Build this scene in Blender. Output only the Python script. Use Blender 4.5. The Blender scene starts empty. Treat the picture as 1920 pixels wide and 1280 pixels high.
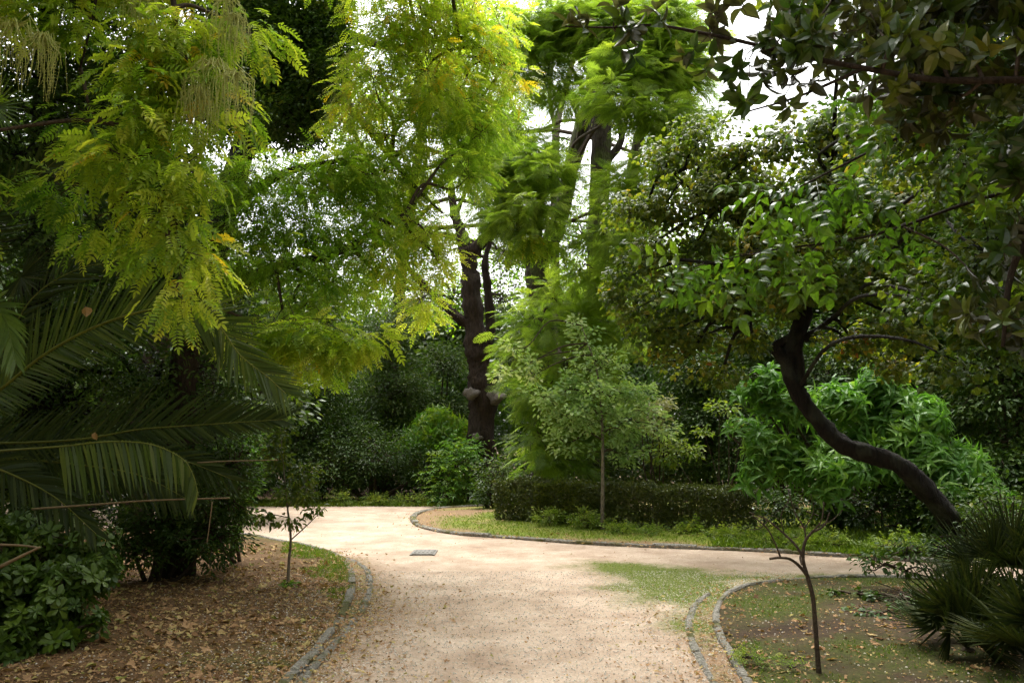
import bpy, math, numpy as np
R=np.random.default_rng(7)
C=bpy.context.scene.collection
F=1600.0; CX,CY=960.0,640.0; CAMZ=1.6; PITCH=math.atan(190/1600.)
cp,sp=math.cos(PITCH),math.sin(PITCH)
def P(px,py,Y):
    """world point seen at photo pixel (1920 space) lying at world distance Y"""
    a=(px-CX)/F; b=(CY-py)/F
    dy=cp-b*sp; dz=sp+b*cp
    return np.array([a*Y/dy, Y, CAMZ+dz*Y/dy])
def G(px,py,z=0.0):
    a=(px-CX)/F; b=(CY-py)/F
    dy=cp-b*sp; dz=sp+b*cp
    t=(z-CAMZ)/dz
    return np.array([a*t, dy*t])
def mpp(Y): return Y/F
# ------------------------------------------------------------ value noise
def vnoise(x,y,s,seed=0):
    x=np.asarray(x)*s+seed*17.13; y=np.asarray(y)*s+seed*9.71
    xi=np.floor(x).astype(np.int64); yi=np.floor(y).astype(np.int64); fx=x-xi; fy=y-yi
    def h(a,b):
        n=(a*374761393+b*668265263+seed*974711)&0x7fffffff
        n=((n^(n>>13))*1274126177)&0x7fffffff
        return ((n^(n>>16))&0xffff)/65535.0
    fx=fx*fx*(3-2*fx); fy=fy*fy*(3-2*fy)
    return (h(xi,yi)*(1-fx)+h(xi+1,yi)*fx)*(1-fy)+(h(xi,yi+1)*(1-fx)+h(xi+1,yi+1)*fx)*fy
def fbm(x,y,s,seed=0): return (vnoise(x,y,s,seed)*.55+vnoise(x,y,s*2.1,seed+1)*.28+vnoise(x,y,s*4.3,seed+2)*.17)
# ------------------------------------------------------------ mesh plumbing
class MB:
    def __init__(s): s.v=[];s.l=[];s.z=[];s.a=[];s.n=0
    def add(s,v,faces_flat,sizes,attr=None):
        v=np.asarray(v,dtype=np.float32).reshape(-1,3)
        s.v.append(v); s.l.append(np.asarray(faces_flat,dtype=np.int64)+s.n); s.z.append(np.asarray(sizes,dtype=np.int64))
        a=np.zeros(len(v),np.float32) if attr is None else np.broadcast_to(np.asarray(attr,dtype=np.float32),(len(v),)) 
        s.a.append(a); s.n+=len(v)
    def build(s,name,mat,parent=None,smooth=False,attrs=None,label=None):
        me=bpy.data.meshes.new(name)
        if s.n:
            v=np.concatenate(s.v); l=np.concatenate(s.l); z=np.concatenate(s.z); a=np.concatenate(s.a)
            me.vertices.add(len(v)); me.vertices.foreach_set('co',v.ravel())
            me.loops.add(len(l)); me.loops.foreach_set('vertex_index',l.astype(np.int32))
            st=np.concatenate([[0],np.cumsum(z)[:-1]]).astype(np.int32)
            me.polygons.add(len(z)); me.polygons.foreach_set('loop_start',st); me.polygons.foreach_set('loop_total',z.astype(np.int32))
            me.polygons.foreach_set('use_smooth',np.full(len(z),smooth))
            at=me.attributes.new('tint','FLOAT','POINT'); at.data.foreach_set('value',a)
            for k,val in (attrs or {}).items():
                at=me.attributes.new(k,'FLOAT','POINT'); at.data.foreach_set('value',np.asarray(val,dtype=np.float32))
            me.update(calc_edges=True)
        me.materials.append(mat)
        o=bpy.data.objects.new(name,me); C.objects.link(o)
        if parent is not None:
            o.parent=parent; o.matrix_parent_inverse=parent.matrix_basis.inverted()
        if label: o['label']=label
        return o
def thing(name,label,cat,loc,group=None):
    o=bpy.data.objects.new(name,None); C.objects.link(o); o.location=[float(c) for c in loc]; o.empty_display_size=.2
    o['label']=label; o['category']=cat
    if group: o['group']=group
    return o
def tag(o,label,cat,group=None):
    o['label']=label; o['category']=cat
    if group: o['group']=group
    return o
# ------------------------------------------------------------ leaf templates (v, flat faces, sizes); +Y = length, +Z = up side
def T(v,faces): 
    return (np.array(v,dtype=np.float32), np.array([i for f in faces for i in f],dtype=np.int64), np.array([len(f) for f in faces],dtype=np.int64))
def leaf4(w): return T([(0,0,0),(w,.45,0),(0,1,-.06),(-w,.45,0)],[(0,1,2,3)])
def leaf6(w,fold=.12,droop=.12,a=.25,b=.68):
    return T([(0,0,0),(w*.85,a,fold*w*2),(w*.8,b,fold*w*2-droop*.4),(0,1,-droop),(-w*.8,b,fold*w*2-droop*.4),(-w*.85,a,fold*w*2)],[(0,1,2,3),(0,3,4,5)])
def leaf11(w,fold=.15,droop=.2,wid=(.8,1,.62)):
    rib=[(0,0,0),(0,.25,.03),(0,.5,0),(0,.78,-droop*.45),(0,1,-droop)]
    v=rib+[(w*wid[k],[.22,.48,.76][k],rib[k+1][2]+fold*w*2) for k in range(3)]+[(-w*wid[k],[.22,.48,.76][k],rib[k+1][2]+fold*w*2) for k in range(3)]
    return T(v,[(0,5,1),(1,5,6,2),(2,6,7,3),(3,7,4),(0,1,8),(1,2,9,8),(2,3,10,9),(3,4,10)])
def join(parts):
    v=[];l=[];z=[];n=0
    for (a,b,c) in parts: v.append(a);l.append(b+n);z.append(c);n+=len(a)
    return (np.concatenate(v),np.concatenate(l),np.concatenate(z))
def basis(d,up):
    d=d/np.linalg.norm(d,axis=-1,keepdims=True)
    x=np.cross(d,up); nx=np.linalg.norm(x,axis=-1,keepdims=True)
    x=np.where(nx<1e-4,np.array([1.,0,0]),x/np.maximum(nx,1e-6)); n=np.cross(x,d)
    return np.stack([x,d,n],axis=-1)          # columns
def xf(t,pos,B,s): 
    v=(t[0]*s)@B.T+pos
    return (v.astype(np.float32),t[1],t[2])
def rachis(pts,w):
    v=[];f=[]
    for i,p in enumerate(pts):
        ww=w*(1-.7*i/(len(pts)-1)); v+= [(p[0]-ww,p[1],p[2]),(p[0]+ww,p[1],p[2])]
        if i: k=2*i; f.append((k-2,k-1,k+1,k))
    return T(v,f)
def pinnate(n=7,ll=.26,w=.17,droop=.35,rng=R,leaf=None):
    leaf=leaf or leaf6(w,.1,.1); ps=[]
    cur=lambda t: np.array([0,t*(1-.1*droop*t),-droop*t*t])
    for i in range(n):
        t=.18+.78*i/(n-1)*1.0; p=cur(t); sc=ll*(1-.25*abs(t-.55)*2)*rng.uniform(.85,1.12)
        for s in (-1,1):
            d=np.array([s*1.0,.55+rng.uniform(-.2,.2),rng.uniform(-.35,.05)]); ps.append(xf(leaf,p,basis(d,np.array([s*rng.uniform(-.3,.3),-.1,1.])),sc))
    ps.append(xf(leaf,cur(.98),basis(np.array([0,1,-.5]),np.array([0,.3,1.])),ll))
    ps.append(rachis([cur(t) for t in (0,.35,.7,1)],.006))
    return join(ps)
def bipinnate(n=12,rng=R,droop=.3):
    ps=[]; cur=lambda t: np.array([0,t,-droop*t*t+.05*t]); lf=leaf6(.07,.0,.15,.2,.6)
    for i in range(n):
        t=.12+.85*i/(n-1); p=cur(t); sc=.34*math.sin(math.pi*min(1,.25+.72*t))**.7*rng.uniform(.9,1.1)
        for s in (-1,1):
            d=np.array([s*1.0,.8,rng.uniform(-.3,.0)]); ps.append(xf(lf,p,basis(d,np.array([0,0,1.])),sc))
    ps.append(rachis([cur(t) for t in (0,.5,1)],.008))
    return join(ps)
def rosette(n,leaf,tilt=(50,80),rng=R,jit=.25):
    ps=[]
    for i in range(n):
        a=2*math.pi*i/n*1.0+i*.37+rng.uniform(-jit,jit); th=math.radians(rng.uniform(*tilt))
        d=np.array([math.sin(th)*math.cos(a),math.cos(th),math.sin(th)*math.sin(a)])
        ps.append(xf(leaf,d*.05+np.array([0,-.1*rng.random(),0]),basis(d,np.array([rng.uniform(-.2,.2),1,rng.uniform(-.2,.2)])),rng.uniform(.75,1.1)))
    return join(ps)
def inst(mb,t,pos,d,up,s,tint,tj=0.06):
    """many copies of template t"""
    N=len(pos)
    if N==0: return
    B=basis(d,up)                                              # N,3,3
    v=np.einsum('nij,vj->nvi',B,t[0])*np.asarray(s).reshape(-1,1,1)+pos[:,None,:]
    nv=len(t[0]); l=(t[1][None,:]+(np.arange(N)*nv)[:,None]).ravel(); z=np.tile(t[2],N)
    a=np.repeat(tint,nv).astype(np.float32)
    mb.add(v.reshape(-1,3),l,z,a)
# ------------------------------------------------------------ tubes
def smooth_path(pts,rad,n=6):
    pts=np.asarray(pts,float); rad=np.asarray(rad,float); out=[];ro=[]
    Q=np.vstack([2*pts[0]-pts[1],pts,2*pts[-1]-pts[-2]])
    for i in range(len(pts)-1):
        p0,p1,p2,p3=Q[i:i+4]
        for k in range(n):
            t=k/n; out.append(.5*((2*p1)+(-p0+p2)*t+(2*p0-5*p1+4*p2-p3)*t*t+(-p0+3*p1-3*p2+p3)*t**3)); ro.append(rad[i]*(1-t)+rad[i+1]*t)
    out.append(pts[-1]);ro.append(rad[-1])
    return np.array(out),np.array(ro)
def tube(mb,pts,rad,sides=10,n=5,rough=0.0,sm=True,tint=.5):
    if sm: pts,rad=smooth_path(pts,rad,n)
    else: pts=np.asarray(pts,float); rad=np.asarray(rad,float)
    m=len(pts); tg=np.gradient(pts,axis=0); tg/=np.linalg.norm(tg,axis=1,keepdims=True)+1e-9
    ref=np.array([.31,.87,.12]) if abs(tg[0][1])<.9 else np.array([1.,.1,.2]); v=[]
    ang=np.linspace(0,2*math.pi,sides,endpoint=False); ph=R.uniform(0,6)
    for i in range(m):
        u=np.cross(tg[i],ref); u/=np.linalg.norm(u); w=np.cross(tg[i],u); ref=-w if False else ref
        rr=rad[i]*(1+rough*(.5*np.sin(ang*3+ph+i*.25)+.35*np.sin(ang*5+i*.4)+R.uniform(-.5,.5,sides)))
        v.append(pts[i]+np.outer(np.cos(ang)*rr,u)+np.outer(np.sin(ang)*rr,w))
    v=np.vstack(v); i=np.arange(m-1)[:,None]*sides; j=np.arange(sides)[None,:]; j2=(j+1)%sides
    q=np.stack([i+j,i+j2,i+sides+j2,i+sides+j],-1).reshape(-1,4)
    fl=np.concatenate([q.ravel(),np.arange(sides)[::-1],np.arange(sides)+(m-1)*sides]); sz=np.concatenate([np.full(len(q),4),[sides,sides]])
    mb.add(v,fl,sz,tint)
def twigs(mb,a,b,r0,r1,sag=.06,tint=.5,bow=.12):
    """many thin 4 sided twigs from a to b (N,3)"""
    N=len(a)
    if N==0: return
    L=np.linalg.norm(b-a,axis=1,keepdims=True); mid1=a+(b-a)*.35+R.normal(0,bow,(N,3))*L; mid2=a+(b-a)*.7+R.normal(0,bow*.7,(N,3))*L; mid1[:,2]+=sag*L[:,0]
    rings=[a,mid1,mid2,b]; d=(b-a)/np.maximum(L,1e-6); B=basis(d,np.tile(np.array([.2,.3,.93]),(N,1)))
    X=B[:,:,0];Z=B[:,:,2]; v=[]
    for k,c in enumerate(rings):
        r=(np.asarray(r0)*(1-k/3)+np.asarray(r1)*k/3).reshape(-1,1) if np.ndim(r0) else r0*(1-k/3)+r1*k/3
        v.append(np.stack([c+X*r,c+Z*r,c-X*r,c-Z*r],1))
    v=np.concatenate(v,1)
    q=[]
    for k in range(3):
        for j in range(4): q+= [k*4+j,k*4+(j+1)%4,k*4+4+(j+1)%4,k*4+4+j]
    q=np.array(q); mb.add(v.reshape(-1,3),(q[None,:]+(np.arange(N)*16)[:,None]).ravel(),np.full(N*12,4),tint)
# ------------------------------------------------------------ materials
def nodes(name):
    m=bpy.data.materials.new(name); m.use_nodes=True; nt=m.node_tree; nt.nodes.clear(); return m,nt,nt.nodes,nt.links
def ramp(N,cols,pos=None):
    r=N.new('ShaderNodeValToRGB'); e=r.color_ramp.elements
    while len(e)>1: e.remove(e[-1])
    pos=pos or [i/(len(cols)-1) for i in range(len(cols))]
    e[0].position=pos[0]; e[0].color=(*cols[0],1)
    for c,p in zip(cols[1:],pos[1:]):
        k=e.new(p); k.color=(*c,1)
    return r
def leafmat(name,cols,pos=None,rough=.45,trans=.35,spec=.4,under=None,tgain=1.7):
    if 'pagoda' not in name and 'pale' not in name and 'jaca' not in name and cols[0][1]>cols[0][0]*1.3: cols=[(min(c[0]*1.38,c[1]*.9),c[1]*.95,c[2]*.72) if c[1]>c[0] else c for c in cols]
    m,nt,N,L=nodes(name)
    at=N.new('ShaderNodeAttribute'); at.attribute_name='tint'
    rp=ramp(N,cols,pos); L.new(at.outputs['Fac'],rp.inputs[0]); col=rp.outputs[0]
    nz=N.new('ShaderNodeTexNoise'); nz.inputs['Scale'].default_value=60; tc=N.new('ShaderNodeNewGeometry'); L.new(tc.outputs['Position'],nz.inputs['Vector'])
    hv=N.new('ShaderNodeHueSaturation'); mr=N.new('ShaderNodeMapRange'); mr.inputs['To Min'].default_value=.75; mr.inputs['To Max'].default_value=1.25
    L.new(nz.outputs['Fac'],mr.inputs['Value']); L.new(mr.outputs[0],hv.inputs['Value']); L.new(col,hv.inputs['Color']); col=hv.outputs[0]
    if under:
        mx=N.new('ShaderNodeMix'); mx.data_type='RGBA'; L.new(tc.outputs['Backfacing'],mx.inputs['Factor']); L.new(col,mx.inputs['A']); mx.inputs['B'].default_value=(*under,1); col=mx.outputs['Result']
    b=N.new('ShaderNodeBsdfPrincipled'); b.inputs['Roughness'].default_value=rough; b.inputs['Specular IOR Level'].default_value=spec; L.new(col,b.inputs['Base Color'])
    t=N.new('ShaderNodeBsdfTranslucent'); g=N.new('ShaderNodeMix'); g.data_type='RGBA'; g.blend_type='MULTIPLY'; g.inputs['Factor'].default_value=1; L.new(col,g.inputs['A']); g.inputs['B'].default_value=(tgain*.98,tgain*1.08,tgain*.45,1); L.new(g.outputs['Result'],t.inputs['Color'])
    s=N.new('ShaderNodeMixShader'); s.inputs[0].default_value=trans; L.new(b.outputs[0],s.inputs[1]); L.new(t.outputs[0],s.inputs[2])
    o=N.new('ShaderNodeOutputMaterial'); L.new(s.outputs[0],o.inputs[0]); return m
def barkmat(name,c1,c2,scale=8,stretch=.25,bump=.6,moss=None):
    m,nt,N,L=nodes(name)
    g=N.new('ShaderNodeNewGeometry'); mp=N.new('ShaderNodeMapping'); mp.inputs['Scale'].default_value=(1,1,stretch); L.new(g.outputs['Position'],mp.inputs['Vector'])
    n=N.new('ShaderNodeTexNoise'); n.inputs['Scale'].default_value=scale*3; n.inputs['Detail'].default_value=6; n.inputs['Roughness'].default_value=.7; L.new(mp.outputs[0],n.inputs['Vector'])
    v=N.new('ShaderNodeTexVoronoi'); v.feature='DISTANCE_TO_EDGE'; v.inputs['Scale'].default_value=scale*2; L.new(mp.outputs[0],v.inputs['Vector'])
    rp=ramp(N,[c1,c2,tuple(min(1,x*1.5) for x in c2)],[.3,.6,.85]); L.new(n.outputs['Fac'],rp.inputs[0]); col=rp.outputs[0]
    if moss:
        n2=N.new('ShaderNodeTexNoise'); n2.inputs['Scale'].default_value=2.3; L.new(g.outputs['Position'],n2.inputs['Vector'])
        r2=ramp(N,[(0,0,0),(1,1,1)],[.5,.62]); L.new(n2.outputs['Fac'],r2.inputs[0]); mx=N.new('ShaderNodeMix'); mx.data_type='RGBA'; L.new(r2.outputs[0],mx.inputs['Factor']); L.new(col,mx.inputs['A']); mx.inputs['B'].default_value=(*moss,1); col=mx.outputs['Result']
    b=N.new('ShaderNodeBsdfPrincipled'); b.inputs['Roughness'].default_value=.9; b.inputs['Specular IOR Level'].default_value=.2; L.new(col,b.inputs['Base Color'])
    ad=N.new('ShaderNodeMath'); ad.operation='ADD'; L.new(n.outputs['Fac'],ad.inputs[0]); L.new(v.outputs['Distance'],ad.inputs[1])
    bp=N.new('ShaderNodeBump'); bp.inputs['Strength'].default_value=min(1,bump*1.3); bp.inputs['Distance'].default_value=.06; L.new(ad.outputs[0],bp.inputs['Height']); L.new(bp.outputs[0],b.inputs['Normal'])
    o=N.new('ShaderNodeOutputMaterial'); L.new(b.outputs[0],o.inputs[0]); return m
def groundmat(name,base,masks,gravel=90,gr=.35,bump=.35,big=None):
    """base: list of colours mixed by noise; masks: [(attr,[colours])]"""
    m,nt,N,L=nodes(name)
    g=N.new('ShaderNodeNewGeometry')
    def noise(sc,det=5,ro=.6):
        n=N.new('ShaderNodeTexNoise'); n.inputs['Scale'].default_value=sc; n.inputs['Detail'].default_value=det; n.inputs['Roughness'].default_value=ro; L.new(g.outputs['Position'],n.inputs['Vector']); return n
    def mix(a,b,f,mode='MIX'):
        x=N.new('ShaderNodeMix'); x.data_type='RGBA'; x.blend_type=mode
        if isinstance(f,float): x.inputs['Factor'].default_value=f
        else: L.new(f,x.inputs['Factor'])
        L.new(a,x.inputs['A']); L.new(b,x.inputs['B']); return x.outputs['Result']
    n1=noise(1.3,8,.75); r1=ramp(N,base,[.32+.36*i/(len(base)-1) for i in range(len(base))]); L.new(n1.outputs['Fac'],r1.inputs[0]); col=r1.outputs[0]
    vo=N.new('ShaderNodeTexVoronoi'); vo.inputs['Scale'].default_value=gravel; L.new(g.outputs['Position'],vo.inputs['Vector'])
    sp_=N.new('ShaderNodeSeparateColor'); L.new(vo.outputs['Color'],sp_.inputs[0]); rg=ramp(N,[(.45,.42,.4),(.95,.93,.9),(1.0,1.0,1.0),(1.45,1.45,1.42)],[0,.35,.8,1]); L.new(sp_.outputs[0],rg.inputs[0])
    for a,cols in masks:
        at=N.new('ShaderNodeAttribute'); at.attribute_name=a; n2=noise(14,6,.7); n3=noise(45,3,.6)
        s=N.new('ShaderNodeMath'); s.operation='MULTIPLY_ADD'; L.new(n2.outputs['Fac'],s.inputs[0]); s.inputs[1].default_value=1.5; s.inputs[2].default_value=-.75
        s2=N.new('ShaderNodeMath'); s2.operation='ADD'; L.new(s.outputs[0],s2.inputs[0]); L.new(at.outputs['Fac'],s2.inputs[1])
        mr=N.new('ShaderNodeMapRange'); mr.inputs['From Min'].default_value=.2; mr.inputs['From Max'].default_value=.85; L.new(s2.outputs[0],mr.inputs['Value'])
        rc=ramp(N,cols,[.3+.4*i/(len(cols)-1) for i in range(len(cols))]); L.new(n3.outputs['Fac'],rc.inputs[0])
        col=mix(col,rc.outputs[0],mr.outputs[0])
    col=mix(col,rg.outputs[0],gr,'MULTIPLY')
    nf=noise(170,3,.7); rf=ramp(N,[(.6,.58,.56),(1,1,1),(1.3,1.3,1.3)],[.25,.5,.75]); L.new(nf.outputs['Fac'],rf.inputs[0]); col=mix(col,rf.outputs[0],.6,'MULTIPLY')
    b=N.new('ShaderNodeBsdfPrincipled'); b.inputs['Roughness'].default_value=.95; b.inputs['Specular IOR Level'].default_value=.15; L.new(col,b.inputs['Base Color'])
    nb=noise(30,8,.75); bp=N.new('ShaderNodeBump'); bp.inputs['Strength'].default_value=bump; bp.inputs['Distance'].default_value=.02; L.new(nb.outputs['Fac'],bp.inputs['Height'])
    bp2=N.new('ShaderNodeBump'); bp2.inputs['Strength'].default_value=bump*.8; bp2.inputs['Distance'].default_value=.006; L.new(sp_.outputs[1],bp2.inputs['Height']); L.new(bp.outputs[0],bp2.inputs['Normal']); L.new(bp2.outputs[0],b.inputs['Normal'])
    o=N.new('ShaderNodeOutputMaterial'); L.new(b.outputs[0],o.inputs[0]); return m
# palette
M={}
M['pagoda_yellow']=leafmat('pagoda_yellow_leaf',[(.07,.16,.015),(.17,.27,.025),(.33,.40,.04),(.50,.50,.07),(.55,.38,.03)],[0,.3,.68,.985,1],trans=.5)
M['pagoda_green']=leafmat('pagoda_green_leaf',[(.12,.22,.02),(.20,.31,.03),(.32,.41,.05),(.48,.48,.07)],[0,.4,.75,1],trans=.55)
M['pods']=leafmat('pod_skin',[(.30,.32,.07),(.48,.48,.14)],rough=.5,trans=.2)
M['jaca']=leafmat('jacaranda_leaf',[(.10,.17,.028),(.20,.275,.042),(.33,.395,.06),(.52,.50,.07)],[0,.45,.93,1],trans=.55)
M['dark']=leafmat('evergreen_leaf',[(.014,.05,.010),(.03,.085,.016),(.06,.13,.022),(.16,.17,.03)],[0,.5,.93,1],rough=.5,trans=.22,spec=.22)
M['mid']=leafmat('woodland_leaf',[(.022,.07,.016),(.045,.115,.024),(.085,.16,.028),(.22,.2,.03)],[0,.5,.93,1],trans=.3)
M['grey']=leafmat('grey_green_leaf',[(.03,.07,.018),(.06,.12,.03),(.11,.17,.05)],trans=.25)
M['judas']=leafmat('judas_leaf',[(.028,.075,.014),(.06,.125,.02),(.125,.19,.032),(.30,.22,.02),(.26,.10,.02)],[0,.45,.86,.975,1],rough=.45,trans=.42,spec=.35)
M['magnolia']=leafmat('magnolia_leaf',[(.012,.04,.008),(.028,.075,.010),(.07,.12,.015),(.16,.15,.02)],[0,.5,.9,1],rough=.36,trans=.2,spec=.5,under=(.05,.052,.018))
M['magnolia_green']=leafmat('broad_green_leaf',[(.02,.07,.010),(.04,.12,.014),(.09,.19,.018)],rough=.35,trans=.4,spec=.5)
M['mandarin']=leafmat('long_leaf',[(.045,.17,.04),(.09,.27,.06),(.16,.36,.09),(.45,.32,.03)],[0,.5,.985,1],rough=.42,trans=.35,spec=.3)
M['pitto']=leafmat('leathery_leaf',[(.022,.07,.01),(.045,.12,.014),(.08,.17,.02),(.35,.34,.04)],[0,.5,.985,1],rough=.42,trans=.2,spec=.35)
M['pale']=leafmat('pale_leaf',[(.16,.27,.09),(.26,.37,.14),(.40,.48,.24),(.52,.54,.30)],[0,.4,.8,1],trans=.35)
M['cream']=leafmat('cream_leaf',[(.20,.22,.10),(.42,.38,.22)],trans=.3)
M['hedge']=leafmat('hedge_leaf',[(.03,.07,.02),(.065,.12,.03),(.12,.18,.045),(.2,.2,.03)],[0,.5,.97,1],rough=.35,trans=.15,spec=.5)
M['hedge_yellow']=leafmat('yellow_hedge_leaf',[(.02,.05,.012),(.06,.11,.016),(.16,.19,.02)],trans=.3)
M['fresh']=leafmat('fresh_leaf',[(.05,.17,.03),(.08,.24,.035),(.16,.30,.03)],trans=.35)
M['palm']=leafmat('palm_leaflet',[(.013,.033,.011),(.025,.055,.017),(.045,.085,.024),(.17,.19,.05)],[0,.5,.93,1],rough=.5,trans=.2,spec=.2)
M['palm_lit']=leafmat('lit_palm_leaflet',[(.03,.07,.02),(.05,.11,.03),(.085,.15,.04),(.2,.24,.06)],[0,.5,.93,1],rough=.42,trans=.3,spec=.35)  # lit copy of the darker palm leaflet, light put into the colour
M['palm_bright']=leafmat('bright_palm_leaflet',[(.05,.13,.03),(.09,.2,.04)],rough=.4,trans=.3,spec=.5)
M['fan']=leafmat('fan_leaf',[(.010,.024,.009),(.02,.042,.013),(.04,.065,.02)],rough=.6,trans=.12,spec=.1)
M['dead']=leafmat('dead_stalk',[(.17,.12,.06),(.26,.18,.10)],rough=.8,trans=.05)
M['litter']=leafmat('dry_leaf',[(.12,.06,.028),(.28,.155,.075),(.44,.27,.14),(.48,.37,.16),(.2,.22,.04)],[0,.35,.7,.93,1],rough=.75,trans=.12,spec=.2)
M['grass']=leafmat('grass_blade',[(.06,.15,.012),(.12,.24,.02),(.28,.30,.06)],[0,.7,1],trans=.3)
M['weed']=leafmat('weed_leaf',[(.07,.18,.035),(.13,.26,.05),(.22,.34,.08)],trans=.35)
M['stone']=groundmat('pebble_stone',[(.38,.34,.28),(.58,.53,.46),(.75,.72,.66)],[],gravel=40)
M['bark_dark']=barkmat('dark_bark',(.005,.004,.0035),(.018,.0135,.010),6,.22,.8,moss=(.034,.034,.024))
M['bark_brown']=barkmat('brown_bark',(.018,.013,.009),(.055,.038,.026),6,.25,.8)
M['bark_jaca']=barkmat('jacaranda_bark',(.022,.018,.013),(.065,.052,.036),6,.3,.8,moss=(.07,.08,.025))
M['bark_grey']=barkmat('grey_bark',(.10,.085,.06),(.24,.20,.15),12,.4,.4)
M['twig']=barkmat('twig_bark',(.03,.022,.015),(.09,.065,.045),20,.6,.3)
M['burl']=barkmat('cut_wood',(.10,.085,.07),(.22,.19,.16),12,1,.5)
M['palmbark']=barkmat('palm_bark',(.03,.022,.014),(.09,.065,.04),8,2.5,1)
# ------------------------------------------------------------ foliage clouds
DM=2.3
def crown(mb,tw,blobs,tpls,size,per,dens=9.0,sub=.32,droop=.25,upn=.5,spread=1.0,tclump=.5,hang=0.0,tb=0.0,root=None,tr=(.012,.004),flat=.7):
    """blobs: (px,py,Y,rx_px,rz_px,ry_m[,tint bias]) -> sub clumps of leaves on twigs"""
    if not isinstance(tpls,list): tpls=[tpls]
    for b in blobs:
        px,py,Y,rx,rz,ry=b[:6]; bias=(b[6] if len(b)>6 else 0)+tb
        c=P(px,py,Y); k=mpp(Y); rx*=k; rz*=k
        n=max(3,int(dens*DM*math.pi*rx*rz*(1+.6*ry)))
        u=R.normal(size=(n,3)); u/=np.linalg.norm(u,axis=1,keepdims=True); u*=R.random((n,1))**(1/2.3)*R.uniform(.8,1.15,(n,1))
        sc=c+u*np.array([rx,ry,rz])
        sc[:,2]=np.maximum(sc[:,2],.05+sub*.3)
        if tw is not None:
            a0=c+(sc-c)*R.uniform(.0,.35,(n,1)) if root is None else root+(c-root)*R.uniform(.5,1.0,(n,1))
            twigs(tw,a0,sc,tr[0],tr[1])
        m=R.poisson(per,n)+1; tot=m.sum(); idx=np.repeat(np.arange(n),m)
        o=R.normal(size=(tot,3)); o/=np.linalg.norm(o,axis=1,keepdims=True); rr=R.random((tot,1))**.5*sub
        off=o*rr*np.array([1,1,flat]); pos=sc[idx]+off
        if hang: pos[:,2]-=hang*R.random(tot)*sub*2
        ou=(sc[idx]-c)/np.array([rx,ry,rz])
        d=o*.8+ou*.5+R.normal(0,.35,(tot,3)); d[:,2]=d[:,2]*.5-droop
        up=np.array([0,0,1.])*1.0+R.normal(0,upn,(tot,3))
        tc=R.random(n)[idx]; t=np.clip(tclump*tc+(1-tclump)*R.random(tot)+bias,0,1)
        s=size*R.uniform(.7,1.2,tot)
        keep=pos[:,2]>.02
        which=R.integers(0,len(tpls),tot)
        for w,tp in enumerate(tpls):
            q=keep&(which==w); inst(mb,tp,pos[q],d[q],up[q],s[q],t[q])
def limb_to(tw,start,blobs,r0=.05,r1=.02,sag=.1):
    """curved limbs from the nearest of the given start points to each blob centre"""
    S=np.array(start)
    for b in blobs:
        c=P(*b[:3]); i=np.argmin(np.linalg.norm(S-c,axis=1)+ (S[:,2]>c[2]+.6)*.8); a=S[i]; L=np.linalg.norm(c-a)
        if L<.15: continue
        m1=a+(c-a)*.35+R.normal(0,.07*L,3)+np.array([0,0,sag*L]); m2=a+(c-a)*.7+R.normal(0,.05*L,3)+np.array([0,0,sag*L*.6])
        tube(tw,[a,m1,m2,c],[r0,r0*.75+r1*.25,(r0+r1)*.5,r1*.6],6,4,.05)
def px_path(pts): return [P(p[0],p[1],p[2]) for p in pts]
def tree(name,label,cat,paths,blobs,leaf,size,per,mat,bark,group=None,dens=9,limb=(.05,.015),crown_name='crown',trough=.12,extra=None,starts=None,**kw):
    """paths: list of polylines of (px,py,Y,radius_m); the first begins at the ground"""
    base=P(*paths[0][0][:3]); base[2]=0
    e=thing(name,label,cat,base,group)
    tr=MB()
    S=[]
    for i,p in enumerate(paths):
        pts=px_path(p); 
        if i==0: pts[0][2]=-.05
        pp,rr=smooth_path(pts,[q[3] for q in p],8); 
        rr=rr*(1+trough*.55*np.sin(np.arange(len(rr))*.83+i)*np.cos(np.arange(len(rr))*.31+1.7)+R.uniform(-.04,.04,len(rr)))
        if i==0: rr[:4]*=np.array([1.35,1.2,1.1,1.04])
        tube(tr,pp,rr,14,1,trough,sm=False); S+=[q for q in pp[len(pp)//3 if i==0 else 0:]]
    tr.build('trunk',bark,e,smooth=True)
    br=MB(); cr=MB()
    limb_to(br,S if starts is None else starts,blobs,*limb)
    crown(cr,br,blobs,leaf,size,per,dens=dens,**kw)
    br.build('branches',M['twig'] if bark is not M['bark_dark'] else M['bark_dark'],e,smooth=True)
    cr.build(crown_name,mat,e)
    if extra: extra(e)
    return e
def shrub(name,label,cat,blobs,leaf,size,per,mat,group=None,dens=14,base=None,stems=5,sr=.015,**kw):
    c0=P(*blobs[0][:3]) if base is None else base
    e=thing(name,label,cat,(c0[0],c0[1],0),group)
    br=MB(); cr=MB()
    for k in range(stems):
        b=blobs[k%len(blobs)]; c=P(*b[:3])+R.normal(0,.1,3); a=np.array([c0[0]+R.normal(0,.08),c0[1]+R.normal(0,.08),-.03])
        tube(br,[a,(a+c)/2+R.normal(0,.06,3),c],[sr*1.4,sr,sr*.5],6,4,.08)
    crown(cr,br,blobs,leaf,size,per,dens=dens,**kw)
    br.build('stems',M['twig'],e,smooth=True); cr.build('foliage',mat,e)
    return e
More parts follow.
